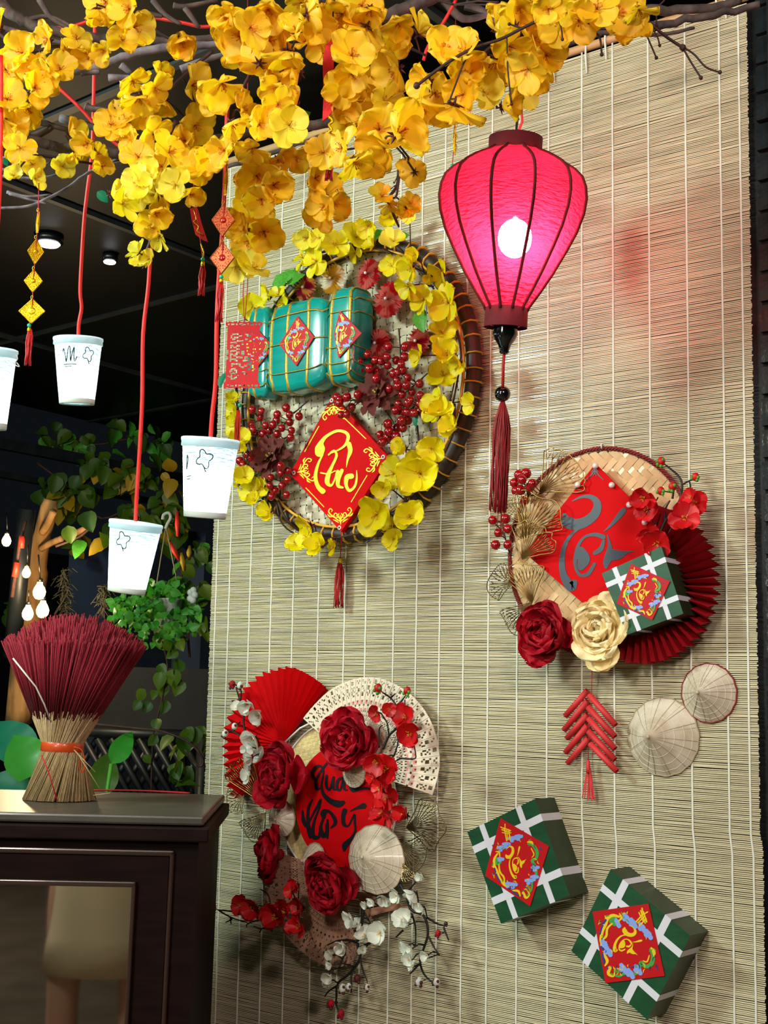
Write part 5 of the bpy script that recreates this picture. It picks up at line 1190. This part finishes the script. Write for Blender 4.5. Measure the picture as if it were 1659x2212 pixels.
def script_n(u0, v0): return [[(u0 - .42, v0 + .04), (u0 - .38, v0 + .1), (u0 - .30, v0 - .02), (u0 - .26, v0 - .11), (u0 - .16, v0 + .08), (u0 - .08, v0 + .13), (u0 - .06, v0), (u0 - .05, v0 - .10), (u0 + .02, v0 + .02), (u0 + .12, v0 + .12), (u0 + .10, v0), (u0 + .14, v0 - .10), (u0 + .24, v0 - .02)], [(u0 - .40, v0 - .15), (u0 - .1, v0 - .14), (u0 + .22, v0 - .14)], [(u0 - .38, v0 - .18), (u0, v0 - .17)]]
cup('glowing paper cup lamp cut off by the left edge of the frame', (-27, 758), (-32, 926), 64, 44, 2.05, [(-27, 700), (-10, 560), (0, 380), (2, 250), (2, 120)], [])
cup('smallest glowing cup lamp, upper one with pen lettering and a clover', (169, 733), (166, 872), 53, 37, 2.45, [(170, 700), (176, 665), (173, 630), (176, 560), (182, 470), (190, 400), (194, 370), (200, 300), (204, 100), (206, -20)], script_n(-.28, .72) + clover(.48, .74, .22, .09))
cup('lowest glowing cup lamp just above the incense', (294, 1131), (273, 1278), 58, 40, 2.26, [(294, 1090), (301, 980), (307, 860), (309, 720), (321, 610), (327, 480), (333, 410), (338, 330)], clover(-.45, .75, .25, .10), 1.05)
cup('biggest glowing cup lamp in front of the blind edge, with a clover drawing', (455, 951), (442, 1117), 63, 45, 2.03, [(458, 900), (466, 820), (468, 700), (472, 610), (480, 500), (486, 380), (490, 250), (492, 190)], clover(-.18, .74, .26, .10) + [[(-1.0, .60), (-.95, .78), (-.9, .72), (-.98, .60)], [(-.98, .50), (-.72, .52)], [(-.96, .47), (-.78, .48)]], 1.1)
# white tag on the left cup's rim
MB_ = MB(); MB_.tube(smoothpts([A(33, 766, 2.04), A(38, 775, 2.04), A(31, 786, 2.04), A(42, 792, 2.04), A(36, 783, 2.04)]), .0008, 4)
tag(MB_.build('wire_twist', m_cordwhite), 'small white wire twist on the rim of the left cup', 'wire')

# ================================================================== BLOSSOM BRANCHES OVERHEAD
iA = 1 / 2.9625
def AP(t): return lambda x, y, k: A(x, y, t - k)
def px2(L, k=1.0): return [(q[0], q[1], q[2] * .98 * k, *q[3:]) for q in L]
KYP = [KY, KY, KY, KP]
tp_ = [
 ('thick cluster of yellow blossoms at the far left edge', 2.15, [[(-40, 100), (20, 180), (30, 260), (60, 340)]], [(50,115,48),(30,175,55),(15,215,45),(60,235,42),(30,270,42),(45,320,35),(12,150,50),(0,60,40),(75,190,45),(8,260,50),(70,150,40)], KY, []),
 ('yellow blossoms on the upper left branch above the open dark sky', 2.1, [[(-20, 60), (60, 110), (120, 100), (200, 110)]], [(105,85,40),(140,100,45),(195,118,38),(100,165,45),(130,150,40),(225,110,32),(165,85,35)], KY, []),
 ('hanging blossom cluster at the top left of the frame', 2.0, [[(230, -60), (250, -10), (262, 40)]], [(255,30,62),(290,60,48),(230,5,50),(265,88,38),(210,20,40),(280,20,50)], KY, []),
 ('single side-on yellow blossom below the red cord', 2.05, [[(330, 60), (360, 80), (390, 90)]], [(385,85,45),(400,100,36)], KY, []),
 ('pale yellow blossom row along the low left branch', 2.2, [[(20, 330), (80, 335), (150, 345), (230, 360)]], [(150,290,40),(190,310,38),(210,335,32),(135,360,32),(220,360,30),(70,355,30),(40,335,28),(165,325,34),(30,380,24,KP),(75,385,28,KP)], KYP, [(12,350,18,-60,lf_t)]),
 ('large blossom group left of centre, under the bare branch', 2.1, [[(460, 110), (400, 160), (350, 210), (300, 270), (250, 300)]], [(345,160,32),(285,175,42),(300,210,45),(250,235,45),(335,190,40),(415,185,52),(355,215,40),(270,262,45),(290,310,40),(330,290,45),(365,330,48),(420,272,48),(400,305,40),(240,270,40),(315,245,40),(300,340,40)], KY, []),
 ('drooping blossom spray hanging over the black ceiling', 2.05, [[(380, 260), (350, 330), (330, 400), (340, 460), (335, 520)]], [(240,420,40,KP),(265,440,40,KP),(300,395,45,KP),(340,420,50),(330,490,40),(380,400,42),(410,420,38),(350,360,45),(345,510,36,KP),(385,345,40),(320,380,42),(290,420,40,KP),(360,455,40),(335,460,40)], KYP, [(222,425,30,-40,lf_t),(285,395,40,-20,lf_g)]),
 ('two lone blossoms at the tip above the lowest cup cord', 2.03, [[(335, 500), (318, 540), (312, 560)]], [(300,545,30),(312,572,34,KP),(322,560,26,KP)], KP, [(312,562,18,90,lf_g)]),
 ('blossoms around the gold charm string at mid left', 2.0, [[(560, 130), (520, 200), (490, 290), (450, 370)]], [(480,180,58),(500,265,45),(485,325,42),(545,320,44),(440,362,46),(455,340,40),(470,215,45),(520,235,45),(430,370,36)], KY, []),
 ('crowded golden blossoms at the top centre left', 1.95, [[(600, -60), (560, 20), (540, 90), (600, 180), (640, 260)]], [(520,80,60),(490,35,45),(560,30,55),(600,50,58),(530,112,60),(560,135,52),(620,110,55),(645,160,55),(600,185,48),(640,230,48),(625,272,52,KP),(540,60,50),(580,90,50),(500,60,50),(640,70,45),(605,140,50),(580,165,45),(560,270,45),(600,225,40),(580,20,50)], KY, [(655,250,34,30,lf_g)]),
 ('golden blossoms packed around the red cloth pouch at top centre', 1.95, [[(720, -60), (740, 40), (760, 130), (750, 230), (745, 300)]], [(690,60,45),(665,30,50),(740,30,58),(790,60,55),(760,120,58),(740,190,45),(690,10,45),(780,12,50),(760,90,55),(735,225,48),(760,160,48),(700,100,40),(800,20,45),(660,90,40)], KY, [(745,170,36,-80,lf_g),(748,210,30,-80,lf_g)]),
 ('blossoms on the dark twig just right of top centre', 2.05, [[(780, 50), (830, 75), (880, 100), (920, 120)]], [(820,50,38),(870,80,44),(905,72,50),(860,50,40),(815,95,40),(850,70,38)], KY, []),
 ('blossoms in the middle right of the red pouch', 2.0, [[(860, 130), (830, 190), (790, 230), (760, 270)]], [(860,150,62),(795,215,60),(745,235,45),(830,220,45),(700,330,44),(750,262,40,KP),(720,310,40),(780,180,50),(820,235,45)], KY, [(745,280,40,10,lf_g)]),
 ('large orange-yellow blossoms over the top of the blind', 1.85, [[(940, 240), (890, 250), (850, 290), (790, 330)]], [(820,280,66),(858,290,80),(790,345,52),(765,350,50),(830,320,60),(880,345,32),(895,372,34),(740,320,50)], KY, []),
 ('long blossom spray hanging down the left part of the blind', 2.15, [[(640, 290), (600, 340), (575, 400), (560, 460), (535, 530), (525, 570)]], [(600,345,45),(555,380,60),(590,400,55),(540,430,48),(565,430,48),(500,478,36),(545,475,52),(570,500,52),(540,520,45),(510,575,42,KP),(545,580,42,KP),(640,340,40),(575,365,50),(530,495,45)], KY, []),
 ('small drooping blossom pair above the lemon garland', 2.15, [[(720, 330), (710, 400), (690, 470), (675, 495)]], [(705,420,48),(680,385,40),(690,455,48),(720,440,45),(700,445,40)], KY, []),
 ('sparse blossoms on a nearly bare hanging twig left of the lantern', 2.3, [[(862, 360), (858, 400), (840, 430), (850, 460), (862, 490)]], [(825,425,32),(842,440,28),(878,450,32),(885,440,26)], KY, []),
 ('broad golden blossoms above and left of the lantern', 1.85, [[(1110, 60), (1020, 140), (960, 220), (900, 250)]], [(940,200,58),(980,230,72),(1010,165,58),(960,110,56),(1000,115,52),(925,175,48),(1045,200,50,KP),(1000,205,50),(915,235,45)], KY, [(1040,178,24,60,lf_g)]),
 ('open blossoms with brown hearts right above the lantern', 1.85, [[(1230, 0), (1130, 70), (1080, 120), (1040, 190)]], [(1072,130,62),(1110,60,58),(1150,92,52),(1160,40,52),(1180,120,45),(1120,190,52,KP),(1085,232,48),(1100,100,50),(1140,150,50),(1165,165,42),(1070,60,45)], KY, []),
 ('cluster of blossoms near the top right, before the twigs go bare', 1.8, [[(1180, 10), (1260, -20), (1340, 0), (1390, 40)]], [(1210,58,56),(1330,30,68),(1362,62,50),(1290,20,56),(1185,20,46),(1240,18,46),(1120,15,45),(1380,20,45),(1250,45,50)], KY, []),
 ('small blossoms along the very top edge of the frame', 2.1, [[(900, -60), (930, -10), (980, 10)]], [(1075,10,30),(1120,25,40),(650,5,40),(700,40,40)], KY, []),
]
for i, (lab, t, st, fl, K, lf) in enumerate(tp_):
    spray('blossom_branch', lab, 'branch', 'artificial yellow blossom branches', AP(t), st, px2(fl), K, 1.0, m_twig, rad=.0035, seed=30 + i, jit=1.15, leafs=lf, depthj=.12)

# bare branches
def bare(label, pts, r0, r1, m=m_bark, subs=(), name='bare_branch', group='bare branches overhead', t=2.2):
    th = thing(name, label, 'branch', A(*pts[0][:2], pts[0][2] if len(pts[0]) > 2 else t), group); P = smoothpts([A(q[0], q[1], q[2] if len(q) > 2 else t) for q in pts], 6); n = len(P)
    P = [p + Vector((rnd(-1, 1), rnd(-1, 1), rnd(-1, 1))) * r0 * .25 for p in P]; r0 *= .82; r1 *= .82
    MB().tube(P, [r0 + (r1 - r0) * k / n for k in range(n)], 8).build('limb', m, th)
    for s_ in subs:
        Q = smoothpts([A(q[0], q[1], q[2] if len(q) > 2 else t) for q in s_], 4); k_ = len(Q); MB().tube(Q, [r1 * .9 * (1 - .6 * j / k_) + .0004 for j in range(k_)], 5).build('twig', m, th)
    return th
bare('grey limb crossing behind the upper left blossoms', [(-30, -10), (30, 30), (90, 62), (180, 80), (270, 88), (420, 88), (560, 70)], .013, .008, subs=[[(0, -5), (45, 40), (105, 35), (160, 60)], [(-10, 55), (60, 75), (150, 95), (240, 105)], [(85, 0), (110, 38), (150, 62)], [(330, 0), (355, 30), (390, 52)], [(375, 12), (400, 14), (470, 0)], [(400, 18), (430, 60)], [(310, 28), (350, 35)]])
bare('pale limb rising from left of the pink cord to the right', [(110, 178), (150, 160), (230, 138), (300, 112), (400, 100), (520, 92)], .007, .010, m_bark_l, subs=[[(175, 155), (215, 155)], [(262, 142), (282, 158)], [(235, 168), (300, 168)], [(185, 230), (200, 235), (240, 238)], [(390, 150), (440, 130), (490, 115)], [(130, 255), (220, 280), (290, 300)]])
bare('long grey limb running across the middle under the blossoms', [(-40, 260), (60, 300), (150, 320), (300, 330), (420, 305), (560, 290), (680, 270), (800, 265), (960, 230)], .011, .010, subs=[[(40, 250), (90, 265), (150, 282)], [(60, 300), (110, 275), (90, 262)], [(560, 290), (540, 310), (480, 330)]])
bare('thin pale branches fanning out low at the left edge', [(-20, 450), (60, 445), (130, 415), (180, 380), (220, 362), (300, 340)], .003, .004, m_bark_l, subs=[[(15, 415), (60, 425), (110, 420)], [(20, 418), (60, 430), (100, 440)], [(-10, 365), (60, 368), (110, 350)], [(-10, 380), (60, 385), (120, 378), (170, 350)], [(0, 340), (60, 352), (100, 365)], [(240, 350), (300, 325)]], t=2.25)
bare('thick grey limb at the top behind the red pouch', [(800, 50), (870, 20), (960, -10), (1040, -30)], .014, .013, subs=[[(960, 0), (1000, 40), (1060, 30)], [(1005, 10), (1045, 25), (1080, 50)]], t=2.35)
bare('rough brown limb above the right end of the blind', [(1100, 110), (1180, 80), (1260, 60), (1400, 55), (1520, 35), (1640, 10)], .010, .007, t=2.15, subs=[[(1230, 80), (1300, 70), (1420, 75), (1500, 60)], [(1180, 130), (1230, 95), (1300, 75)]])
bare('weathered limb just behind the top of the blind', [(1250, 5), (1380, 22), (1500, 20), (1600, 5)], .012, .008, t=2.2)
bare('brown stick lying along the top left corner of the blind', [(480, 362), (520, 352), (640, 312), (760, 270)], .006, .006, t=2.95)
# dark twigs at right
bt = thing('bare_twig', 'thin dark bare twig ending in small buds at the top right', 'branch', A(1390, 35, 1.8), 'bare twigs')
for q, r in (([(1395, 40), (1410, 55), (1440, 80), (1475, 103)], .0022), ([(1478, 103), (1500, 118), (1525, 145), (1555, 156)], .0014), ([(1476, 105), (1490, 130), (1514, 168)], .0014), ([(1395, 45), (1418, 75), (1425, 98)], .0011), ([(1390, 60), (1405, 95), (1418, 125)], .0012), ([(1436, 0), (1420, 20), (1418, 55)], .0012), ([(1395, 72), (1365, 78)], .001)):
    P = smoothpts([A(x, y, 1.8) for x, y in q]); MB().tube(P, [r] * (len(P) - 1) + [r * .8], 6).build('stem', m_twig, bt); 
    MB().sphere(P[-1], r * 2.2, 7, 5).build('bud', m_twig, bt)
bt = thing('bare_twig', 'long dark twig sweeping across the blossoms above the lantern', 'branch', A(1240, -10, 1.75), 'bare twigs')
for q, r in (([(1245, 0), (1200, 25), (1130, 60), (1080, 85), (1020, 105), (960, 140), (900, 185)], .0024), ([(1020, 100), (1000, 140), (985, 180), (970, 220)], .0014), ([(1200, 25), (1212, 60), (1215, 85)], .0012), ([(1095, 80), (1097, 150), (1105, 225)], .0011), ([(1255, 5), (1275, 60), (1295, 80), (1300, 118)], .0014), ([(1130, 62), (1100, 52)], .0012)):
    P = smoothpts([A(x, y, 1.72) for x, y in q]); MB().tube(P, r, 6).build('stem', m_twig, bt); MB().sphere(P[-1], r * 2, 7, 5).build('bud', m_twig, bt)
bt = thing('bare_twig', 'dark forked twig dangling beside the sparse blossoms on the blind', 'branch', A(865, 355, 2.28), 'bare twigs')
for q, r in (([(865, 358), (860, 400), (855, 425), (840, 432), (850, 465), (862, 490)], .002), ([(862, 372), (852, 395), (850, 392)], .001), ([(855, 425), (868, 440), (862, 465)], .0014), ([(855, 400), (835, 415)], .001)):
    P = smoothpts([A(x, y, 2.28) for x, y in q]); MB().tube(P, r, 6).build('stem', m_twig, bt)
# red cords strung through the branches
for lab, q in (('slack red cord looped along the top left branches', [(85, 60), (150, 58), (205, 42), (260, 35), (330, 38), (400, 50), (440, 58), (490, 50)]), ('pink cord running diagonally behind the left blossoms', [(118, 182), (170, 230), (220, 285), (270, 325)]), ('red cord slanting down at the top right of centre', [(985, 0), (960, 45), (925, 100), (915, 130)]), ('short red cord behind the middle blossoms', [(790, 130), (830, 145)])):
    tag(MB().tube(smoothpts([A(x, y, 2.28) for x, y in q]), .0032, 6).build('slack_rope', m_redcord), lab, 'rope')

# ================================================================== HANGING CHARMS
def charm_diamond(parent, c, hw, hh, yaw_, m, mc, ring=True, tilt=0):
    """filigree diamond plate standing in the plane across the view"""
    X = (cam_r * math.cos(yaw_) + cam_f * math.sin(yaw_)); Y = Vector((0, 0, 1)); X = X.normalized(); Xr = X * math.cos(tilt) + Y * math.sin(tilt); Yr = Y * math.cos(tilt) - X * math.sin(tilt); n = X.cross(Y)
    def D(u, v, o): return c + Xr * hw * u + Yr * hh * v + n * o
    mb = MB(); mb.prism([D(0, 1, .001), D(1, 0, .001), D(0, -1, .001), D(-1, 0, .001)], [D(0, 1, -.001), D(1, 0, -.001), D(0, -1, -.001), D(-1, 0, -.001)])
    for sg in (1, -1):
        k = [D(0, 1, .0012 * sg), D(1, 0, .0012 * sg), D(0, -1, .0012 * sg), D(-1, 0, .0012 * sg)]
        for i in range(4): mb.tube([k[i], k[(i + 1) % 4]], .0008, 5)
        for i in range(4):
            for j in range(1, 6):
                p = k[i].lerp(k[(i + 1) % 4], j / 6); mb.sphere(c + (p - c) * .82, .0009, 6, 4)
                if j % 2: mb.sphere(c + (p - c) * .62, .0011, 6, 4)
    o = mb.build('filigree_diamond', m, parent, False)
    mb = MB()
    for sg in (1, -1): mb.lathe([(hw * .30, .0010 * sg), (hw * .26, .0022 * sg), (.0001, .0024 * sg)], c, n, 16, close=False)
    mb.build('centre_stone', mc, o)
def charm_string(label, t, top, diamonds, bead, tas, m=m_gold, mc=m_gold):
    th = thing('charm_string', label, 'charm', A(*tas[1], t), 'hanging charm strings')
    pts = [top] + [(x, y) for x, y, *_ in diamonds] + [bead, tas[0]]
    MB().tube([A(x, y, t) for x, y in pts], .0009, 5).build('thread', m_redthread, th)
    for q in diamonds:
        x, y, hw, hh, yw = q[:5]; mm = q[5] if len(q) > 5 else m; c_ = q[6] if len(q) > 6 else mc; k = t / FPX; charm_diamond(th, A(x, y, t), hw * k, hh * k, yw, mm, c_)
        p = A(x, y - hh - 3, t); MB().tube([p + Vector((math.cos(a) * .0028, 0, math.sin(a) * .0028)) for a in [2 * PI * j / 10 for j in range(11)]], .0005, 4, cap=False).build('ring', m_gold, th)
    MB().sphere(A(*bead, t), 4.6 * t / FPX, 10, 7).build('bead', m_jade, th)
    p = A(bead[0], bead[1] + 8, t); MB().lathe([(.001, .004), (.003, .001), (.0034, -.004)], p, (0, 0, 1), 10).build('cap', m_gold, th)
    a = A(*tas[0], t); b = A(*tas[1], t); tassel('tassel', a, (a - b).length, .0045, 26, mat('scarlet_tassel', 'c01014', .6), th, r=.0009, neck=.002)
    return th
m_stone = mat('red_stone', 'a01008', .25, coat=.5)
charm_string('string of gold filigree diamonds left of the smallest cup', 2.1, (84, 395), [(82, 480, 4, 24, 1.35), (77, 543, 17, 28, .6), (72, 607, 19, 25, .15), (69, 672, 28, 27, -.05)], (63, 703), [(65, 712), (62, 793)])
charm_string('string of gold and copper diamonds in front of the blind edge', 1.97, (493, 195), [(492, 308, 22, 34, .3), (488, 390, 5, 34, 1.3), (482, 476, 24, 36, .1, m_copper, m_stone), (480, 557, 26, 35, -.1, m_copper, m_stone)], (478, 598), [(477, 608), (470, 700)])
th = charm_string('thin twisted gold charm hanging just behind the lantern shoulder', 2.45, (985, -20), [(982, 300, 4, 30, 1.2)], (977, 358), [(976, 364), (973, 400)])
MB().tube([A(985 - .03 * k + 2.5 * math.sin(k * 1.3), 240 + k * 5, 2.45) for k in range(20)], .0012, 4).build('gold_chain', m_gold, th)
th = charm_string('scarlet tasselled ribbon charm between the drooping blossoms', 2.1, (415, 375), [], (438, 560), [(438, 575), (434, 642)])
def Apoly(K, pts, t, th_=.002):
    f_ = [A(*K(*p), t) for p in pts]; return MB().prism(f_, [p + cam_f * th_ for p in f_])
Apoly(c1, [(1215,1335),(1262,1322),(1290,1430),(1330,1548),(1295,1535),(1250,1500),(1225,1400)], 2.1).build('red_banner', m_redcloth, th, False)
mb = MB(); P = smoothpts([A(*c1(x, y), 2.097) for x, y in [(1240,1345),(1255,1400),(1240,1420),(1270,1450),(1262,1480),(1300,1500)]]); mb.tube(P, .0009, 4); mb.build('gold_embroidery', m_gold, th)
MB().tube([A(434, 527, 2.1), A(440, 545, 2.1), A(438, 560, 2.1)], .0012, 5).build('gold_link', m_gold, th)
# red cloth pouch with jade bead
po = thing('cloth_streamer', 'narrow red cloth streamer with a jade bead and tassel, top centre', 'streamer', A(712, 395, 1.9))
f_ = [A(*c2(*p), 1.88) for p in [(808,165),(790,250),(775,330),(770,450),(772,560),(798,660),(785,690),(735,748),(700,775),(708,600),(702,400),(722,280),(765,215)]]
n = len(f_); MB().prism(f_, [p + cam_f * .006 for p in f_]).build('cloth', m_redcloth, po, False)
MB().tube([A(719, 68, 1.88), A(720, 0, 1.88), A(722, -40, 1.88)], .0011, 5).build('thread', m_twig, po)
MB().tube(smoothpts([A(*c2(x, y), 1.88) for x, y in [(740,745),(765,775),(742,800),(760,830),(738,850),(742,900)]]), .0022, 6).build('gold_knot', m_gold, po)
MB().sphere(A(*c2(741, 898), 1.88), .0038, 10, 7).build('bead', m_jade, po)
a = A(*c2(750, 930), 1.88); b = A(*c2(757, 1172), 1.88); tassel('tassel', a, (a - b).length, .0045, 30, mat('crimson_tassel', 'b00d12', .6), po, r=.0010, neck=.0022)
# left edge red thread
# cut-paper red card
tcd = 2.55
cc_ = thing('cut_paper_card', 'small red cut-paper card with fretwork, hanging left of the rice cakes', 'card', A(*c4(165, 1040), tcd))
X0, X1, Y0, Y1 = 80, 292, 650, 1045; NXc, NYc = 22, 40
pat = set()
rows = {8: '1100110011000110000000', 9: '0110110001100111000000'}
G = ["0000000000000000000000", "0101101011110101101010", "0000000000000000000000", "0000000000000000000000", "0000000000000000000000", "0000000000000000000000", "0000000000000000000000",
     "0000111100001100110000", "0001000011000111000000", "0001011100000000001100", "0000110000001100010010", "0000000111100011000000", "0001111000000000011000", "0000000000111100000000", "0001100110000000110000", "0001011000011110000000", "0000000110000000011000",
     "0101111000111100000000", "0101000110110000110100", "0101101100110011000100", "0001011000000000110100", "0101000111101110000000", "0101111000001010110000", "0001001100011110000100", "0000000000000000110000", "0000111111000011000000", "0000100001001100110000",
     "0000000000110000110000", "0000111000000011001000", "0001101100000000010000", "0001010100011000000000", "0000111000001100000000", "0010100010000000000000", "0001101100000000000000", "0000111000000000000000", "0000000000000000000000", "0000000000000000000000", "0000000000000000000000", "0010110101101011010110", "0000000000000000000000"]
V = []; Fc = []
def wob(i, j):
    f_ = j / NYc; e = .0
    if i in (0, NXc): e = (1 if i == 0 else -1) * (4 + 5 * (1 if 2 < j < NYc - 3 else -1) * 1.2)
    x = X0 + (X1 - X0) * i / NXc - 16 * f_ + e; y = Y0 + (Y1 - Y0) * j / NYc + 6 * (i / NXc) * 0
    if j in (0, NYc): y += 4 * math.sin(i * 2.1)
    return x, y
for j in range(NYc + 1):
    for i in range(NXc + 1): V.append(A(*c4(*wob(i, j)), tcd))
n0 = len(V); V += [p + cam_f * .0012 for p in V]
for j in range(NYc):
    for i in range(NXc):
        if G[j][i] == '1': continue
        a = j * (NXc + 1) + i; q = (a, a + 1, a + NXc + 2, a + NXc + 1); Fc += [q, tuple(x + n0 for x in q[::-1])]
MB().add(V, Fc).build('fretwork', mat('cut_red_card', 'd00a1c', .6), cc_, False)
for q in ([(190,648),(188,640),(180,490),(185,400)], [(190,645),(198,560),(208,425),(208,-800),(208,-1350)]): MB().tube([A(*c4(x, y), tcd) for x, y in q], .0009, 5).build('thread', m_redthread, cc_)
MB().tube([A(*c4(165, 1045), tcd), A(*c4(160, 1140), tcd)], .0008, 4).build('thread', m_gold, cc_)
MB().sphere(A(*c4(160, 1148), tcd), .0042, 10, 7).build('bead', m_jade, cc_)
a = A(*c5(152, 240), tcd); b = A(*c5(152, 490), tcd); tassel('tassel', a, (a - b).length, .0050, 30, mat('orange_tassel', 'd83a10', .6), cc_, r=.0010, neck=.002)

# ================================================================== WHAT THE CABINET GLASS REFLECTS
def human(px_, py_, face_to):
    th = thing('person', 'person in a beige knee-length skirt standing, seen mirrored in the cabinet glass', 'person', (px_, py_, 0))
    f_ = (Vector(face_to) - Vector((px_, py_, 0))); f_.z = 0; f_.normalize(); r = Vector((f_.y, -f_.x, 0)); o = Vector((px_, py_, 0))
    def Q(x, y, z): return o + r * x + f_ * y + Vector((0, 0, z))
    def skin_obj(name, V, E, Rd, m, par, root=0, lv=2):
        me = bpy.data.meshes.new(name); me.from_pydata(V, E, []); me.materials.append(m); ob = bpy.data.objects.new(name, me); link(ob, par)
        md = ob.modifiers.new('s', 'SKIN'); md.use_smooth_shade = True
        for i, q in enumerate(me.skin_vertices[0].data): q.radius = (Rd[i], Rd[i] * (.72 if name in ('body', 'shirt') and i in (0, 1, 2, 3) else 1)); q.use_root = (i == root)
        sb = ob.modifiers.new('u', 'SUBSURF'); sb.levels = lv; sb.render_levels = lv; return ob
    V = [Q(0, 0, .92), Q(0, .0, 1.08), Q(0, 0, 1.28), Q(0, 0, 1.40), Q(0, .01, 1.47), Q(0, .03, 1.56), Q(0, .03, 1.64)]; Rd = [.14, .125, .145, .09, .055, .085, .075]; E = [(0, 1), (1, 2), (2, 3), (3, 4), (4, 5), (5, 6)]
    for s_ in (-1, 1):
        b = len(V); V += [Q(s_ * .10, 0, .84), Q(s_ * .11, .01, .66), Q(s_ * .115, .02, .47), Q(s_ * .118, -.01, .32), Q(s_ * .12, -.01, .10), Q(s_ * .12, .01, .045), Q(s_ * .135, .15, .03)]; Rd += [.095, .078, .055, .056, .036, .036, .032]
        E += [(0, b)] + [(b + i, b + i + 1) for i in range(6)]
        b = len(V); V += [Q(s_ * .18, 0, 1.38), Q(s_ * .25, .02, 1.15), Q(s_ * .16, .22, 1.26), Q(s_ * .10, .30, 1.33), Q(s_ * .08, .33, 1.37)]; Rd += [.05, .040, .030, .026, .024]; E += [(3, b)] + [(b + i, b + i + 1) for i in range(4)]
        for k in range(5):
            c = len(V); V += [Q(s_ * (.08 - .012 * k + .02), .34, 1.36 + .008 * k), Q(s_ * (.07 - .012 * k + .02), .365, 1.385 + .006 * k)]; Rd += [.009, .008]; E += [(b + 4, c), (c, c + 1)]
    bd = skin_obj('body', V, E, Rd, m_skin, th)
    mb = MB(); mb.sphere(Q(0, .03, 1.60), .10, 16, 12, sq=(.78, .92, 1.18)); mb.sphere(Q(0, .125, 1.585), .014, 8, 6)
    for s_ in (-1, 1): mb.sphere(Q(s_ * .078, .02, 1.59), .018, 8, 6)
    mb.build('head', m_skin, th)
    mb = MB()
    for s_ in (-1, 1): mb.sphere(Q(s_ * .03, .115, 1.61), .009, 8, 6)
    mb.sphere(Q(0, .118, 1.545), .014, 8, 5, sq=(1.4, .5, .35)); mb.build('face_features', m_hair, th)
    mb = MB(); mb.sphere(Q(0, .0, 1.635), .105, 16, 12, sq=(.86, .95, 1.0)); mb.build('hair', m_hair, th)
    # shorts and shirt as shells
    def tube_shell(name, rings, m):
        mb = MB(); n = 28; V = []
        for (c, rx, ry) in rings: V += [c + r * rx * math.cos(2 * PI * k / n) + f_ * ry * math.sin(2 * PI * k / n) for k in range(n)]
        mb.add(V, [(i * n + k, i * n + (k + 1) % n, (i + 1) * n + (k + 1) % n, (i + 1) * n + k) for i in range(len(rings) - 1) for k in range(n)]); return mb
    tube_shell('skirt', [(Q(0, 0, 1.02), .15, .12), (Q(0, 0, .92), .175, .13), (Q(0, .0, .78), .175, .135), (Q(0, .005, .64), .178, .14), (Q(0, .01, .53), .19, .145), (Q(0, .01, .532), .18, .135), (Q(0, .005, .70), .165, .125)], m_beige).build('skirt', m_beige, th)
    tube_shell('shirt', [(Q(0, 0, .95), .19, .14), (Q(0, 0, 1.15), .18, .135), (Q(0, 0, 1.32), .21, .14), (Q(0, 0, 1.41), .16, .11), (Q(0, .01, 1.45), .07, .07)], m_shirt).build('shirt', m_shirt, th)
    return th
human(-.53, -2.49, (-2.1, -.8, 0))
# dark round stool
stl = thing('round_stool', 'dark bentwood stool mirrored at the left of the cabinet glass', 'stool', (-1.75, -3.1, 0))
sc_ = Vector((-1.75, -3.1, 0))
MB().lathe([(.17, .70), (.18, .715), (.175, .74), (.0001, .745)], sc_, (0, 0, 1), 24).build('seat', m_steel, stl)
for k in range(4):
    a = PI / 4 + k * PI / 2; e = Vector((math.cos(a), math.sin(a), 0)); MB().tube(smoothpts([sc_ + e * .13 + Vector((0, 0, .71)), sc_ + e * .17 + Vector((0, 0, .45)), sc_ + e * .20 + Vector((0, 0, .2)), sc_ + e * .25 + Vector((0, 0, .0))]), .02, 8).build('leg', m_steel, stl)
MB().tube([sc_ + Vector((math.cos(a) * .19, math.sin(a) * .19, .28)) for a in [2 * PI * k / 24 for k in range(25)]], .012, 6, cap=False).build('foot_ring', m_steel, stl)
